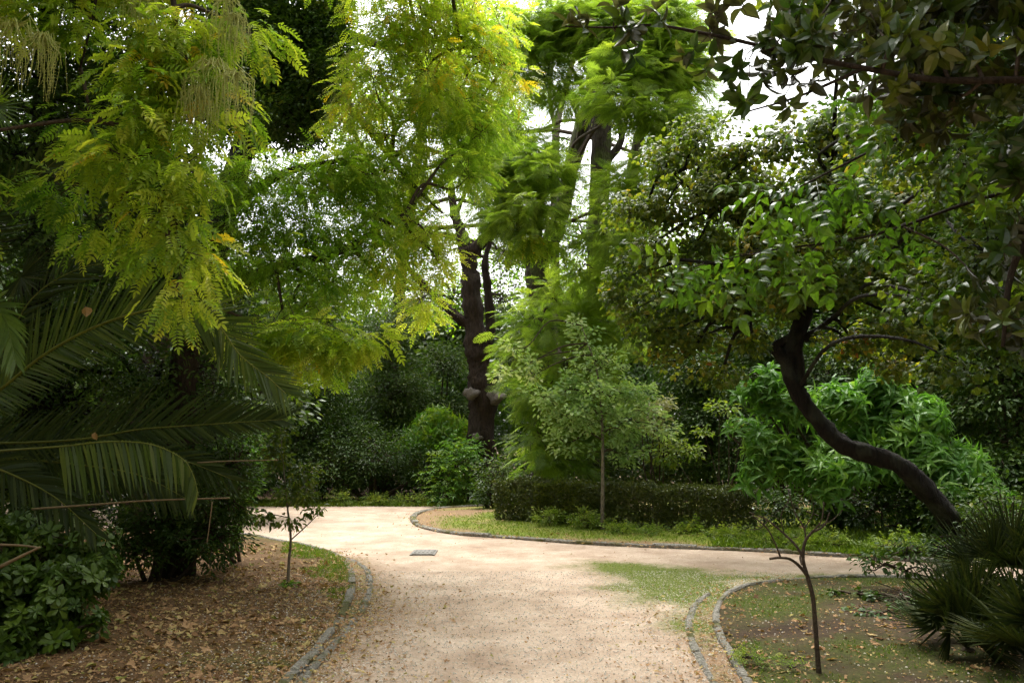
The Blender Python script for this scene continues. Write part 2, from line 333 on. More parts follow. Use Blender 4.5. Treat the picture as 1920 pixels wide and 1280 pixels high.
# ============================================================ GROUND
def poly(pts): return np.array([G(*p) for p in pts])
def smooth2(p,n=5,closed=False):
    q=np.vstack([p[-1:],p,p[:2]]) if closed else np.vstack([2*p[0]-p[1],p,2*p[-1]-p[-2]])
    out=[]
    for i in range(len(q)-3):
        p0,p1,p2,p3=q[i:i+4]
        for t in np.arange(n)/n: out.append(.5*((2*p1)+(-p0+p2)*t+(2*p0-5*p1+4*p2-p3)*t*t+(-p0+3*p1-3*p2+p3)*t**3))
    if not closed: out.append(p[-1])
    return np.array(out)
def inside(x,y,pl):
    r=np.zeros(x.shape,bool); n=len(pl)
    for i in range(n):
        x1,y1=pl[i]; x2,y2=pl[(i+1)%n]
        if y1==y2: continue
        c=((y1>y)!=(y2>y))&(x<(x2-x1)*(y-y1)/(y2-y1)+x1); r^=c
    return r
def pdist(x,y,pl,closed=True):
    best=np.full(x.shape,1e9); bx=x.copy(); by=y.copy(); n=len(pl)
    for i in range(n if closed else n-1):
        a=pl[i]; d=pl[(i+1)%n]-a; L=d@d
        if L<1e-12: continue
        t=np.clip(((x-a[0])*d[0]+(y-a[1])*d[1])/L,0,1); qx=a[0]+t*d[0]; qy=a[1]+t*d[1]; e=np.hypot(x-qx,y-qy)
        k=e<best; best=np.where(k,e,best); bx=np.where(k,qx,bx); by=np.where(k,qy,by)
    return best,bx,by
def sheet(name,pl,res,zf,mat,attrs):
    x0,y0=pl.min(0)-res; x1,y1=pl.max(0)+res
    gx=np.arange(x0,x1+res,res); gy=np.arange(y0,y1+res,res); X,Y=np.meshgrid(gx,gy)
    ins=inside(X,Y,pl); cell=ins[:-1,:-1]|ins[1:,:-1]|ins[:-1,1:]|ins[1:,1:]
    used=np.zeros(ins.shape,bool); used[:-1,:-1]|=cell;used[1:,:-1]|=cell;used[:-1,1:]|=cell;used[1:,1:]|=cell
    out=used&~ins; d,bx,by=pdist(X[out],Y[out],pl); X[out]=bx;Y[out]=by
    ii=np.full(ins.shape,-1); ii[used]=np.arange(used.sum())
    q=np.stack([ii[:-1,:-1][cell],ii[:-1,1:][cell],ii[1:,1:][cell],ii[1:,:-1][cell]],-1)
    x=X[used];y=Y[used]; mb=MB(); mb.add(np.stack([x,y,zf(x,y)],-1),q.ravel(),np.full(len(q),4))
    return mb.build(name,mat,smooth=True,attrs={k:f(x,y) for k,f in attrs.items()})
und=lambda x,y:(fbm(x,y,.5,3)-.5)*.03+(fbm(x,y,3,5)-.5)*.012
# curves read off the photo's ground
inner=smooth2(poly([(380,990),(480,1005),(560,1020),(610,1033),(640,1047),(656,1066),(660,1090),(655,1120),(640,1155),(612,1195),(578,1235),(545,1270),(500,1320)]))
outer=smooth2(poly([(648,1046),(672,1054),(688,1068),(693,1088),(690,1118),(676,1148),(650,1180),(616,1220),(585,1250),(560,1280),(525,1325)]))
island=smooth2(poly([(1010,947),(930,948),(850,951),(800,957),(776,968),(780,982),(805,992),(860,1002),(950,1008),(1050,1016),(1200,1024),(1400,1032),(1600,1044),(1800,1056),(2100,1072)]))
rbed=smooth2(poly([(2150,1094),(1900,1088),(1700,1084),(1560,1084),(1480,1088),(1420,1095),(1378,1107),(1352,1128),(1342,1158),(1348,1188),(1362,1215),(1386,1248),(1405,1285),(1425,1330)]))
rchan=smooth2(poly([(1326,1113),(1302,1135),(1292,1160),(1295,1190),(1305,1220),(1322,1252),(1345,1290),(1368,1330)]))
far_edge=smooth2(poly([(-300,947),(100,946),(480,945),(760,945),(930,945),(1010,947)]))
moss_w=smooth2(poly([(1095,1053),(1250,1062),(1400,1071),(1560,1080),(1480,1090),(1420,1098),(1378,1110),(1350,1135),(1340,1165),(1290,1178),(1255,1155),(1225,1140),(1190,1118),(1140,1085)]),4,True)
ext=lambda c,sgn:c
# region polygons
bl=[tuple(p) for p in inner]; 
last=inner[-1]; bed_left_pl=np.array(bl+[(last[0]-.3,3.5),(last[0]-.4,-4),(-12,-4),(-12,14.3),(bl[0][0],bl[0][1])])
fr=rbed[-1]; bed_right_pl=np.array([tuple(p) for p in rbed]+[(fr[0]+.25,3.5),(fr[0]+.3,-4),(14,-4),(14,rbed[0][1])])
island_pl=np.array([tuple(p) for p in island]+[(14,island[-1][1]),(14,21.8),(island[0][0]+.3,21.8)])
path_pl=np.array([(-13,-4.5),(13,-4.5),(13,21.6),(island[0][0],island[0][1]-.02)]+[tuple(p) for p in far_edge[::-1]]+[(-13,22)])
# the one big ground: leaf mould, reaches the horizon
gp=MB(); rr=np.concatenate([[0],np.geomspace(2,1500,46)]); th=np.linspace(0,2*math.pi,96,endpoint=False)
gx=(rr[:,None]*np.cos(th)); gy=(rr[:,None]*np.sin(th))+12; gz=-.05+np.where(rr[:,None]>30,(rr[:,None]-30)*.0,0)+gx*0
i=np.arange(len(rr)-1)[:,None]*96; j=np.arange(96)[None,:]; q=np.stack([i+j,i+(j+1)%96,i+96+(j+1)%96,i+96+j],-1).reshape(-1,4)
gp.add(np.stack([gx,gy,gz],-1).reshape(-1,3),q.ravel(),np.full(len(q),4))
soilcols=[(.05,.032,.018),(.085,.055,.03),(.13,.085,.045)]
gm=groundmat('soil',soilcols,[],gravel=35,gr=.4)
o=gp.build('ground',gm); o['kind']='structure'
d_in=lambda x,y:pdist(x,y,outer,False)[0]
def pathdirt(x,y):
    d1=pdist(x,y,outer,False)[0]; d2=pdist(x,y,inner,False)[0]; d3=pdist(x,y,rchan,False)[0]
    near=np.clip((8.5-y)/5,0,1)
    a=np.exp(-d1/.35)*.8*(y<13)+np.exp(-d3/.35)*.45+near*.16+(fbm(x,y,.7,21)-.5)*1.15*np.clip((12-y)/4,0,1)
    chan=inside(x,y,np.vstack([outer,inner[::-1][:len(inner)-15]]))|inside(x,y,np.vstack([rchan,rbed[::-1][:34]]))
    return np.clip(a+chan*.55,0,1)
def pathmoss(x,y):
    ins=inside(x,y,moss_w); d,_,_=pdist(x,y,moss_w); s=np.where(ins,d,-d)
    a=np.clip(.56+s*1.1+(fbm(x,y,1.8,9)-.5)*1.3,0,.9)
    chan=inside(x,y,np.vstack([outer,inner[::-1][:len(inner)-15]]))|inside(x,y,np.vstack([rchan,rbed[::-1][:34]]))
    edge=np.exp(-pdist(x,y,outer,False)[0]/.3)*.38*(x>outer[0][0]-1.5)
    return np.clip(a+chan*.30*(fbm(x,y,3,31)>.4)+edge*fbm(x,y,2,8)*1.6,0,1)
pm=groundmat('path_gravel',[(.27,.19,.135),(.38,.285,.21),(.46,.36,.275),(.54,.43,.34)],[('dirt',[(.15,.095,.055),(.25,.165,.10),(.38,.27,.18)]),('moss',[(.05,.07,.012),(.095,.125,.018),(.17,.17,.05)])],gravel=85,gr=.4,bump=.3)
o=sheet('gravel_path',path_pl,.075,lambda x,y:und(x,y)*.5-.005,pm,{'dirt':pathdirt,'moss':pathmoss}); o['kind']='structure'
def bedmoss(x,y):
    d=pdist(x,y,inner,False)[0]; return np.clip(np.exp(-d/.5)*.45+ (y>10)*.25*np.exp(-d/1.2)+(fbm(x,y,1.3,14)-.5)*.9,0,.8)
bm=groundmat('bed_soil',[(.07,.038,.018),(.13,.075,.036),(.21,.13,.07)],[('moss',[(.04,.05,.010),(.075,.088,.016),(.14,.12,.045)])],gravel=45,gr=.5,bump=.6)
zbed=lambda pl:(lambda x,y:.012+und(x,y)+.05*np.clip(pdist(x,y,pl,False)[0]/1.5,0,1))
o=sheet('planting_bed',bed_left_pl,.08,zbed(inner),bm,{'moss':bedmoss}); o['kind']='structure'
bm2=groundmat('shaded_bed_soil',[(.028,.018,.011),(.048,.031,.019),(.10,.068,.04)],[('moss',[(.028,.036,.007),(.05,.062,.010),(.10,.095,.03)])],gravel=45,gr=.5,bump=.6)  # mossy soil, its colours darkened to carry the shade on the right bed
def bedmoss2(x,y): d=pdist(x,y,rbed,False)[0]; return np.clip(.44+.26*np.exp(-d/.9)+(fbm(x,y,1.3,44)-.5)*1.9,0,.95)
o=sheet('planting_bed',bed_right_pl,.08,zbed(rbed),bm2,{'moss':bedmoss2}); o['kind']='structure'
lm=groundmat('lawn_soil',[(.10,.15,.02),(.17,.21,.03),(.28,.25,.07)],[('bare',[(.14,.085,.045),(.25,.16,.09),(.34,.25,.14)])],gravel=40,gr=.4,bump=.5)
def bare(x,y):
    d=pdist(x,y,island,False)[0]; return np.clip(.7*np.exp(-d/.35)+ np.clip((y-16.5)/3,0,1)*.45+(fbm(x,y,.9,61)-.5)*1.9+.18+(x>9)*.2,0,1)
zlawn=lambda x,y:.012+und(x,y)*.6+.10*np.clip(pdist(x,y,island,False)[0]/2.5,0,1)
o=sheet('lawn',island_pl,.10,zlawn,lm,{'bare':bare}); o['kind']='structure'
# kerbs: rows of separate set stones
km=barkmat('kerb_stone',(.17,.155,.125),(.33,.31,.265),9,1,.7,moss=(.13,.125,.05))
def kerb(line,width,zt,label,sl=.34,name='kerb',zb=-.06):
    mb=MB(); seg=np.linalg.norm(np.diff(line,axis=0),axis=1); cum=np.concatenate([[0],np.cumsum(seg)]); s=0
    at=lambda u:np.array([np.interp(u,cum,line[:,0]),np.interp(u,cum,line[:,1])])
    while s<cum[-1]-.1:
        l=sl*R.uniform(.7,1.35); a=at(s+.002); b=at(min(s+l-.003,cum[-1])); t=b-a; L=np.linalg.norm(t)
        if L<.05: break
        t/=L; n=np.array([-t[1],t[0]])+R.normal(0,.02,2); a=a+n*R.normal(0,.003); w=width*R.uniform(.88,1.1)/2; h=zt+R.normal(0,.006); bv=.014; v=[]
        for z,ins in ((zb,0),(h-bv,0),(h,bv)):
            for (sa,sb) in ((0,-1),(1,-1),(1,1),(0,1)):
                p=(a+t*(ins if sa==0 else L-ins)+n*sb*(w-ins)); v.append((p[0]+R.normal(0,.002),p[1]+R.normal(0,.002),z+(R.normal(0,.003) if z>0 else 0)))
        f=[]
        for k in (0,4):
            for jj in range(4): f+=[k+jj,k+(jj+1)%4,k+4+(jj+1)%4,k+4+jj]
        f+=[8,9,10,11]; mb.add(v,f,[4]*9,R.random()); s+=l
    o=mb.build(name,km); o['kind']='structure'; return o
kerb(inner,.085,.030,'',.5); kerb(outer,.075,.012,'',.45)
kerb(island,.13,.045,'',.55)
kerb(rbed,.07,.034,'',.5); kerb(rchan,.065,.012,'',.42)
# stone drain cover sunk into the path
dc=MB(); c=G(795,1036); w,h=.18,.28
for (x0,x1,y0,y1,zt) in ((-w,w,-h,h,.012),(-w+.03,w-.03,-h+.03,h-.03,.022)):
    v=[(c[0]+x,c[1]+y,z) for z in (-.03,zt) for x,y in ((x0,y0),(x1,y0),(x1,y1),(x0,y1))]; dc.add(v,[0,1,5,4,1,2,6,5,2,3,7,6,3,0,4,7,4,5,6,7],[4]*5)
for k in range(5):
    x=c[0]-.12+k*.06; v=[(x+a,c[1]+b,z) for z in (.020,.028) for a,b in ((-.012,-.15),(.012,-.15),(.012,.15),(-.012,.15))]; dc.add(v,[0,1,5,4,1,2,6,5,2,3,7,6,3,0,4,7,4,5,6,7],[4]*5)
dm=barkmat('weathered_slab',(.15,.14,.125),(.27,.26,.235),14,1,.3)
tag(dc.build('drain_cover',dm),'grey square drain cover set flat in the middle of the pale gravel path','drain cover')
# loose cover: fallen leaves, pebbles, grass
def scatter(n,x0,x1,y0,y1,acc):
    out=[]
    while sum(len(a) for a in out)<n:
        x=R.uniform(x0,x1,n*2); y=y0+(y1-y0)*R.random(n*2)**1.3; k=acc(x,y); out.append(np.stack([x,y],-1)[k])
    return np.concatenate(out)[:n]
lit=MB(); dl=[leaf11(.38,.25,.35),leaf11(.5,-.2,-.3,(.9,.95,.5)),leaf6(.3,.3,.3)]
star=join([xf(leaf6(.26,.1,.2),np.zeros(3),basis(np.array([math.sin(a),math.cos(a),.1]),np.array([0,0,1.])),s) for a,s in ((0,1),(.9,.85),(-.9,.85),(2.1,.5),(-2.1,.5))]); dl+= [star,star]
def drop(pts,zf,smin,smax,tlo=0,thi=1):
    z=zf(pts[:,0],pts[:,1])+R.uniform(.003,.012,len(pts)); pos=np.column_stack([pts,z]); n=len(pts); a=R.uniform(0,6.28,n)
    d=np.column_stack([np.cos(a),np.sin(a),R.normal(0,.22,n)]); up=np.column_stack([R.normal(0,.35,(n,2)),np.where(R.random(n)<.5,1,-1)]); s=R.uniform(smin,smax,n)*R.uniform(.6,1,n); w=R.integers(0,len(dl),n); t=tlo+(thi-tlo)*R.random(n)**.9
    for k in range(len(dl)): q=w==k; inst(lit,dl[k],pos[q],d[q],up[q],s[q],t[q])
inbl=lambda x,y:inside(x,y,bed_left_pl)
drop(scatter(5200,-8,0,5,14,lambda x,y:inbl(x,y)&(R.random(x.shape)<np.clip(fbm(x,y,1.1,77)*1.7-.35,.06,1))),zbed(inner),.035,.10,.1)
drop(scatter(15000,-6,0,5,11,inbl),zbed(inner),.015,.04)
drop(scatter(1100,1.5,7,5,10,lambda x,y:inside(x,y,bed_right_pl)&(R.random(x.shape)<fbm(x,y,1.4,71)*1.6-.4)),zbed(rbed),.025,.075)
drop(scatter(5000,1.5,7,5,10,lambda x,y:inside(x,y,bed_right_pl)),zbed(rbed),.012,.03)
onp=lambda x,y:inside(x,y,path_pl)&~inside(x,y,bed_left_pl)&~inside(x,y,bed_right_pl)&~inside(x,y,island_pl)
drop(scatter(1500,-3,3,5,10,lambda x,y:onp(x,y)&(pdist(x,y,outer,False)[0]<R.exponential(.35,x.shape))),lambda x,y:und(x,y)*.5,.012,.045,.3)
drop(scatter(800,-1,3,5,10,lambda x,y:onp(x,y)&(pdist(x,y,rchan,False)[0]<R.exponential(.4,x.shape))),lambda x,y:und(x,y)*.5,.012,.04,.3)
drop(scatter(700,-5,9,5,21,onp),lambda x,y:und(x,y)*.5,.010,.03,.35)
drop(scatter(700,-3,10,12.5,21,lambda x,y:inside(x,y,island_pl)),zlawn,.03,.09,.3)
drop(scatter(1500,-3,0,5,13,lambda x,y:pdist(x,y,inner,False)[0]<R.exponential(.14,x.shape)),lambda x,y:x*0+.02,.012,.05,.2)
drop(scatter(500,1,4,5,10.5,lambda x,y:pdist(x,y,rbed,False)[0]<R.exponential(.14,x.shape)),lambda x,y:x*0+.02,.012,.05,.2)
drop(scatter(500,-3,9,12,20,lambda x,y:pdist(x,y,island,False)[0]<R.exponential(.16,x.shape)),lambda x,y:x*0+.035,.015,.06,.2)
o=lit.build('leaf_litter',M['litter']); o['kind']='stuff'
peb=MB()
pv=np.array([(1,0,0),(0,1,0),(-1,0,0),(0,-1,0),(0,0,.6),(0,0,-.6)],dtype=np.float32)*.5; PT=(pv,np.array([0,1,4,1,2,4,2,3,4,3,0,4,1,0,5,2,1,5,3,2,5,0,3,5]),np.full(8,3))
def pebble(pts,zf,lo,hi):
    n=len(pts); pos=np.column_stack([pts,zf(pts[:,0],pts[:,1])+.002]); a=R.uniform(0,6.28,n); inst(peb,PT,pos,np.column_stack([np.cos(a),np.sin(a),R.normal(0,.2,n)]),np.column_stack([R.normal(0,.3,(n,2)),np.ones(n)]),lo+(hi-lo)*R.random(n)**3,R.random(n))
pebble(scatter(26000,-3.2,3.4,4.8,11,onp),lambda x,y:und(x,y)*.5,.006,.020)
pebble(scatter(3500,-5,0,5,11,lambda x,y:inbl(x,y)&(pdist(x,y,inner,False)[0]<R.exponential(.6,x.shape))),zbed(inner),.008,.024)
pebble(scatter(1200,1.5,6,5,10,lambda x,y:inside(x,y,bed_right_pl)),zbed(rbed),.008,.024)
o=peb.build('gravel_stones',M['stone']); o['kind']='stuff'
gr=MB(); bl3=T([(-.12,0,0),(.12,0,0),(.07,.55,.05),(-.07,.55,.05),(0,1,.3)],[(0,1,2,3),(3,2,4)])
def grass(pts,zf,lo,hi,tb=0):
    n=len(pts); pos=np.column_stack([pts,zf(pts[:,0],pts[:,1])-.003]); a=R.uniform(0,6.28,n); inst(gr,bl3,pos,np.column_stack([np.cos(a)*.6,np.sin(a)*.6,R.uniform(.5,1.4,n)]),np.column_stack([R.normal(0,1,(n,2)),R.normal(0,.3,n)]),R.uniform(lo,hi,n),np.clip(R.random(n)*.8+fbm(pts[:,0],pts[:,1],1.2,5)*.4-.2+tb,0,1))
grass(scatter(34000,-3,8,12.6,20.5,lambda x,y:inside(x,y,island_pl)&(R.random(x.shape)>bare(x,y)*1.15-.1)),zlawn,.02,.06,.12)
grass(scatter(14000,3,10,12.2,14.5,lambda x,y:inside(x,y,island_pl)&(fbm(x,y,1.5,4)>.42)),zlawn,.06,.16,-.15)
grass(scatter(3400,0,6,6.5,12.5,lambda x,y:onp(x,y)&(pathmoss(x,y)+R.normal(0,.15,x.shape)>.68)),lambda x,y:und(x,y)*.5,.010,.025,.15)
grass(scatter(3500,-5,-.5,8,14,lambda x,y:inbl(x,y)&(bedmoss(x,y)>.42)),zbed(inner),.02,.06)
grass(scatter(4200,1.5,7,5.5,11,lambda x,y:inside(x,y,bed_right_pl)&(bedmoss2(x,y)+R.normal(0,.1,x.shape)>.78)),zbed(rbed),.012,.04,-.35)
grass(scatter(16000,-9,2,22.1,24.2,lambda x,y:x>-99),lambda x,y:x*0-.05,.06,.2,-.1)
o=gr.build('grass',M['grass']); o['kind']='stuff'
# ============================================================ VEGETATION
rv=lambda f,n=3:[f() for _ in range(n)]
PIN=[pinnate(int(R.integers(5,9)),R.uniform(.25,.33),R.uniform(.18,.23),R.uniform(.15,.6)) for _ in range(6)]; PINs=rv(lambda:pinnate(7,.27,.21,.3,leaf=leaf4(.21)),2); BIP=rv(lambda:bipinnate())
ROS=rv(lambda:rosette(6,leaf6(.2,.15,.2)),2); ROSM=rv(lambda:rosette(5,leaf11(.24,.18,.2),(25,100),jit=.7),4); ROSL=rv(lambda:rosette(int(R.integers(6,10)),leaf11(.13,.2,.6,(.75,1,.5)),(30,115),jit=.8),6)
ROSP=rv(lambda:rosette(8,leaf11(.22,.05,.1,(.45,.8,1.)),(60,95)),3); SPR=rv(lambda:pinnate(3,.34,.28,.15,leaf=leaf6(.26,.1,.15)),2)
HEART=leaf11(.5,-.12,.25,(1.05,.85,.45)); L6=leaf6(.26); L6n=leaf6(.17)
G_=None
# ---- far woodland (behind everything): each a tree of its own
far=[(300,560,34,260,210,3),(-60,560,30,260,260,3),(560,600,38,170,150,3),(760,640,42,150,120,3),(900,620,40,120,110,3),(1060,600,36,150,130,3),(1240,560,34,170,150,3),(1420,500,32,180,200,3),(1650,460,30,240,240,3),(1900,450,26,240,280,3),(2150,450,24,240,320,3),(-300,500,24,240,330,3)]
far+=[(180,250,22,230,260,2),(430,560,20,140,200,1.5),(-150,200,18,200,300,2),(1850,150,20,240,260,2),(1650,250,24,160,160,2)]
fl=['broad dark tree in the far woodland behind the arching palm fronds','tall dark tree at the far left edge behind the palm','mid green tree far behind the evergreen bushes left of the dark trunk','low far tree under the bright sky gap left of the dark forked trunk','far tree seen between the dark forked trunk and the feathery tree','far green tree behind the feathery leaved tree','far tree behind the left edge of the round leaved tree','far tree behind the middle of the round leaved tree crown','large dark tree in the woodland behind the leaning trunk','dark woodland tree at the far right edge','outermost dark woodland tree past the right edge','outermost dark woodland tree past the left edge','dark tall tree behind the hanging yellow sprays at upper left','dark tree behind the green pinnate branches left of centre','dark tree past the upper left edge','dark tall tree behind the magnolia boughs at upper right','dark tree behind the upper round leaved crown']
for b,lb in zip(far,fl):
    x,y,Y,rx,rz,ry=b; bl=[(x,y,Y,rx*.7,rz*.7,ry),(x-rx*.5,y+rz*.5,Y-1,rx*.5,rz*.5,ry*.6),(x+rx*.5,y+rz*.4,Y-1,rx*.5,rz*.5,ry*.6),(x,min(830,y+rz*.9),Y-1.5,rx*.9,rz*.5,2)]
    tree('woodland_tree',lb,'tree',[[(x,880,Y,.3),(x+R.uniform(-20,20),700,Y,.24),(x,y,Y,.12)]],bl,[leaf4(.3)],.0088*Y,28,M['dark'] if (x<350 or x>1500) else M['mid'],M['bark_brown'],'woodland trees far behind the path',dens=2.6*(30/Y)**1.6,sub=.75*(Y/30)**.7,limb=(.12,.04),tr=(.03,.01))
# thin pale bare trunk against the sky between
def g_(x): return x
tree('slender_tree','thin pale grey trunk with wispy leaves against the white sky above the feathery tree','tree',[[(1045,880,30,.2),(1040,600,30,.18),(1042,330,30,.16),(1045,230,30,.13),(1070,130,30,.10),(1090,20,30,.06)],[(1044,250,30,.09),(1030,180,30,.07),(1040,100,30,.05)],[(1042,400,30,.06),(1085,310,30,.05),(1120,200,30,.03)]],
     [(1020,120,30,40,40,1),(1090,160,30,40,50,1),(1060,260,30,40,40,1),(1150,240,30,60,60,1.2),(1000,330,30,50,50,1),(1350,230,28,60,60,1.5)],[leaf4(.3)],.16,10,M['grey'],M['bark_grey'],dens=1.8,sub=.5,tr=(.02,.006))
um=MB()
for (xa,xb,ya,yb,zh,n) in ((-26,-1,27,34,4.2,60000),(-1,30,24.5,31,3.6,60000),(9,18,17,25,4.5,26000),(-20,-8,10,26,5,30000)):
    x=R.uniform(xa,xb,n); y=R.uniform(ya,yb,n); z=zh*(.5+fbm(x,y,.4,8)*.9)*R.random(n)**.8; pos=np.column_stack([x,y,z]); inst(um,L6,pos,R.normal(size=(n,3)),R.normal(0,.7,(n,3))+[0,0,1],R.uniform(.12,.24,n),np.clip(fbm(x,z,.8,3)*.6+R.random(n)*.5-.1,0,.95))
o=um.build('undergrowth',M['dark']); o['kind']='stuff'
def gold(e,bl,root,size,dens):
    a=MB(); b=MB(); crown(a,b,bl,PIN,size,13,dens=dens,sub=.2,droop=.35,upn=.35,tb=.08,root=root,tr=(.006,.002)); b.build('twigs',M['twig'],e,smooth=True); a.build('yellow_leaves',M['pagoda_yellow'],e)
tree('lime_tree','airy yellow green tree filling the sky behind the dark forked trunk','tree',
 [[(720,900,30,.25),(735,700,30,.22),(760,450,30,.2),(790,250,30,.15),(800,50,30,.1)],[(765,430,30,.12),(700,320,30,.1),(640,200,30,.06)]],
 [(660,330,30,80,70,1.5),(760,420,30,80,70,1.5),(700,200,30,110,90,1.6),(830,150,30,110,90,1.6),(900,300,30,60,90,1.4),(940,480,30,70,60,1.4,-.2),(720,520,30,90,50,1.5,-.2),(880,30,30,120,80,1.6),(960,200,30,50,90,1.2),(1200,420,29,90,110,1.6,-.2),(1240,250,29,70,90,1.4),(1000,480,30,60,60,1.2,-.2),(1280,100,29,60,90,1.4),(1350,370,28,90,80,1.4,-.2),(850,560,30,90,70,1.4,-.3),(1100,450,30,90,90,1.4,-.2),(1060,330,30,50,60,1.2,-.2)],[leaf4(.33)],.13,24,M['pagoda_green'],M['bark_brown'],dens=2.2,sub=.6,tr=(.02,.008),limb=(.09,.03))
wm=MB()
for (xa,xb,ya,yb,zh,n) in ((-24,-11,-14,14,12,52000),(11,24,-14,14,12,52000),(-24,24,-26,-12,12,60000),(-8,-2.5,-6,1.5,9,0)):
    if n:
        x=R.uniform(xa,xb,n); y=R.uniform(ya,yb,n); z=zh*R.random(n)**.8; pos=np.column_stack([x,y,z]); inst(wm,leaf4(.3),pos,R.normal(size=(n,3)),R.normal(0,.7,(n,3))+[0,0,1],R.uniform(.22,.4,n),R.random(n))
o=wm.build('surrounding_wood',M['dark']); o['kind']='stuff'  # unseen leaf walls at the sides and behind, added to cut low side light
# ---- evergreen thicket left of centre
ev=[('tall dark grey green bush rising behind the yellow sprays','evergreen_bush',[(730,620,27,55,70,1.5),(740,740,27,90,80,1.5),(735,860,26.5,100,50,1.2)],.10,M['mid'],1),
('dark evergreen between the tall grey bush and the dark forked trunk','evergreen_bush',[(830,690,28.5,50,50,1.3),(850,780,28,50,70,1.3),(800,860,27,70,50,1)],.10,M['mid'],1),
('wide shadowy evergreen behind the small sapling','evergreen_bush',[(600,720,25,80,70,1.4),(560,820,24.5,90,80,1.4),(640,840,24.5,80,70,1.2)],.10,M['dark'],1),
('dark evergreen just left of the small sapling, at the far path edge','evergreen_bush',[(480,740,23.5,80,80,1.3),(470,860,23,80,80,1.2)],.10,M['dark'],1),
('rounded dark bush on the far path edge right of the sapling','evergreen_bush',[(700,860,23.6,95,72,1.1),(620,880,23.2,50,60,.9),(790,880,23.6,50,50,.9)],.085,M['dark'],1)]
for lb,nm,bl,sz,mt,_ in ev: shrub(nm,lb,'bush',bl,[L6],sz,46,mt,'evergreen bushes beyond the far path edge',dens=6.5,sub=.42,sr=.05)
shrub('leafy_shrub','bright green shrub in front of the base of the dark forked trunk','shrub',[(820,815,24.6,60,42,.8),(780,840,24.4,40,35,.7)],ROSL,.26,9,M['fresh'],dens=7,sub=.35,sr=.03)
shrub('leafy_shrub','light green ferny shrub at the far path edge below the dark forked trunk','shrub',[(850,880,22.8,52,45,.6),(855,925,22.6,55,25,.6),(870,850,23,35,20,.4)],SPR,.30,9,M['fresh'],dens=9,sub=.3,droop=.1,upn=.25,sr=.02)
shrub('leafy_shrub','low grey green shrub between the ferny shrub and the clipped hedge','shrub',[(930,890,20.6,45,40,.6),(915,925,20.6,35,25,.5)],[L6],.09,40,M['mid'],dens=10,sub=.3,sr=.02)
# ---- the big dark trunk
def burl(e):
    tk_=[c for c in e.children if c.name.startswith('trunk')][0]
    for (px,py,Y,r) in ((884,738,23.6,.2),(928,745,23.8,.24),(897,820,23.7,.16)):
        mb=MB(); c=P(px,py,Y); n=220; u=R.normal(size=(1,3)); th=np.linspace(0,math.pi,9); ph=np.linspace(0,2*math.pi,14,endpoint=False); v=[]
        for t in th:
            for f in ph: v.append(c+r*np.array([math.sin(t)*math.cos(f)*1.1,math.sin(t)*math.sin(f)*.9,math.cos(t)*.75])*(1+.22*math.sin(f*2+t*3+px)+.12*math.sin(f*5-t*4)+R.uniform(-.08,.08)))
        i=np.arange(8)[:,None]*14; j=np.arange(14)[None,:]; q=np.stack([i+j,i+14+j,i+14+(j+1)%14,i+(j+1)%14],-1).reshape(-1,4); mb.add(v,q.ravel(),np.full(len(q),4))
        mb.build('burl',M['burl'],tk_,smooth=True)
tree('forked_tree','big dark thick trunk with a cut grey burl and a forked top, mid picture','tree',
 [[(905,950,24,0.432),(903,860,24,0.372),(905,760,24,0.363),(898,690,24,0.334),(895,640,24,0.294),(885,560,24,0.274),(880,500,24,0.245),(875,465,24,0.216)],
  [(876,475,24,0.182),(862,430,24,0.155),(852,400,24,0.127),(845,340,24,0.101),(840,280,24,0.064),(815,220,24,0.046)],
  [(878,480,24,0.200),(900,455,24,0.173),(925,430,24,0.155),(955,380,24,0.109),(985,310,24,0.073)],
  [(888,610,24,0.182),(865,600,24,0.137),(835,575,24,0.109),(790,530,24,0.082),(740,470,24,0.055)],
  [(855,400,24,0.073),(875,350,24,0.055),(890,300,24,0.036)],
  [(905,690,24.6,0.148),(918,620,24.8,0.124),(915,540,24.8,0.113),(910,490,24.8,0.096),(925,430,24.8,0.056)]],
 [(790,560,25,60,50,1),(950,480,26,40,50,1),(820,480,26,50,50,1),(940,560,26,45,50,1),(760,430,25,50,40,1),(850,250,24,50,40,1,.1),(960,300,24,40,40,.8),(900,380,25,40,30,.8),(960,650,26,40,50,1)],
 [L6],.10,24,M['grey'],M['bark_brown'],dens=4.2,sub=.4,trough=.3,extra=burl,limb=(.05,.015),tr=(.018,.005))
# ---- feathery tree (bipinnate)
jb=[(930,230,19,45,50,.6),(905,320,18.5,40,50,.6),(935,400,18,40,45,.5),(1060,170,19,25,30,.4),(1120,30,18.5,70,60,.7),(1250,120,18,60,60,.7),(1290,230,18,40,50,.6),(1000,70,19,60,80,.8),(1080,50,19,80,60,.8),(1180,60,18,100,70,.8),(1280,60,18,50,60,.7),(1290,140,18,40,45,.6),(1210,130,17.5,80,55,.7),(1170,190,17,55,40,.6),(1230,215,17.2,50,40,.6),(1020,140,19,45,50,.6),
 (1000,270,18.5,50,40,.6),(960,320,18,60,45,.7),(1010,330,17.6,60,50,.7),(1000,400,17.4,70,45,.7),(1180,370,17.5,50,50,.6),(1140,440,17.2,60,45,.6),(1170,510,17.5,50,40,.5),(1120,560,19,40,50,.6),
 (1040,560,19,50,40,.6),(1080,620,19,60,45,.6),(1010,615,18.4,60,35,.6,-.1),(975,655,18,38,25,.5,-.1),(1060,690,18.5,60,45,.6),(1170,620,19,50,50,.6),(1015,740,18.2,50,50,.6,-.25),(1010,820,18.2,45,50,.6,-.3),(1050,780,18.6,60,60,.6,-.3),(1050,860,18.8,55,45,.6,-.3),(1120,760,19,60,60,.6,-.2)]  # lower clumps biased darker, shade put into the leaf tint
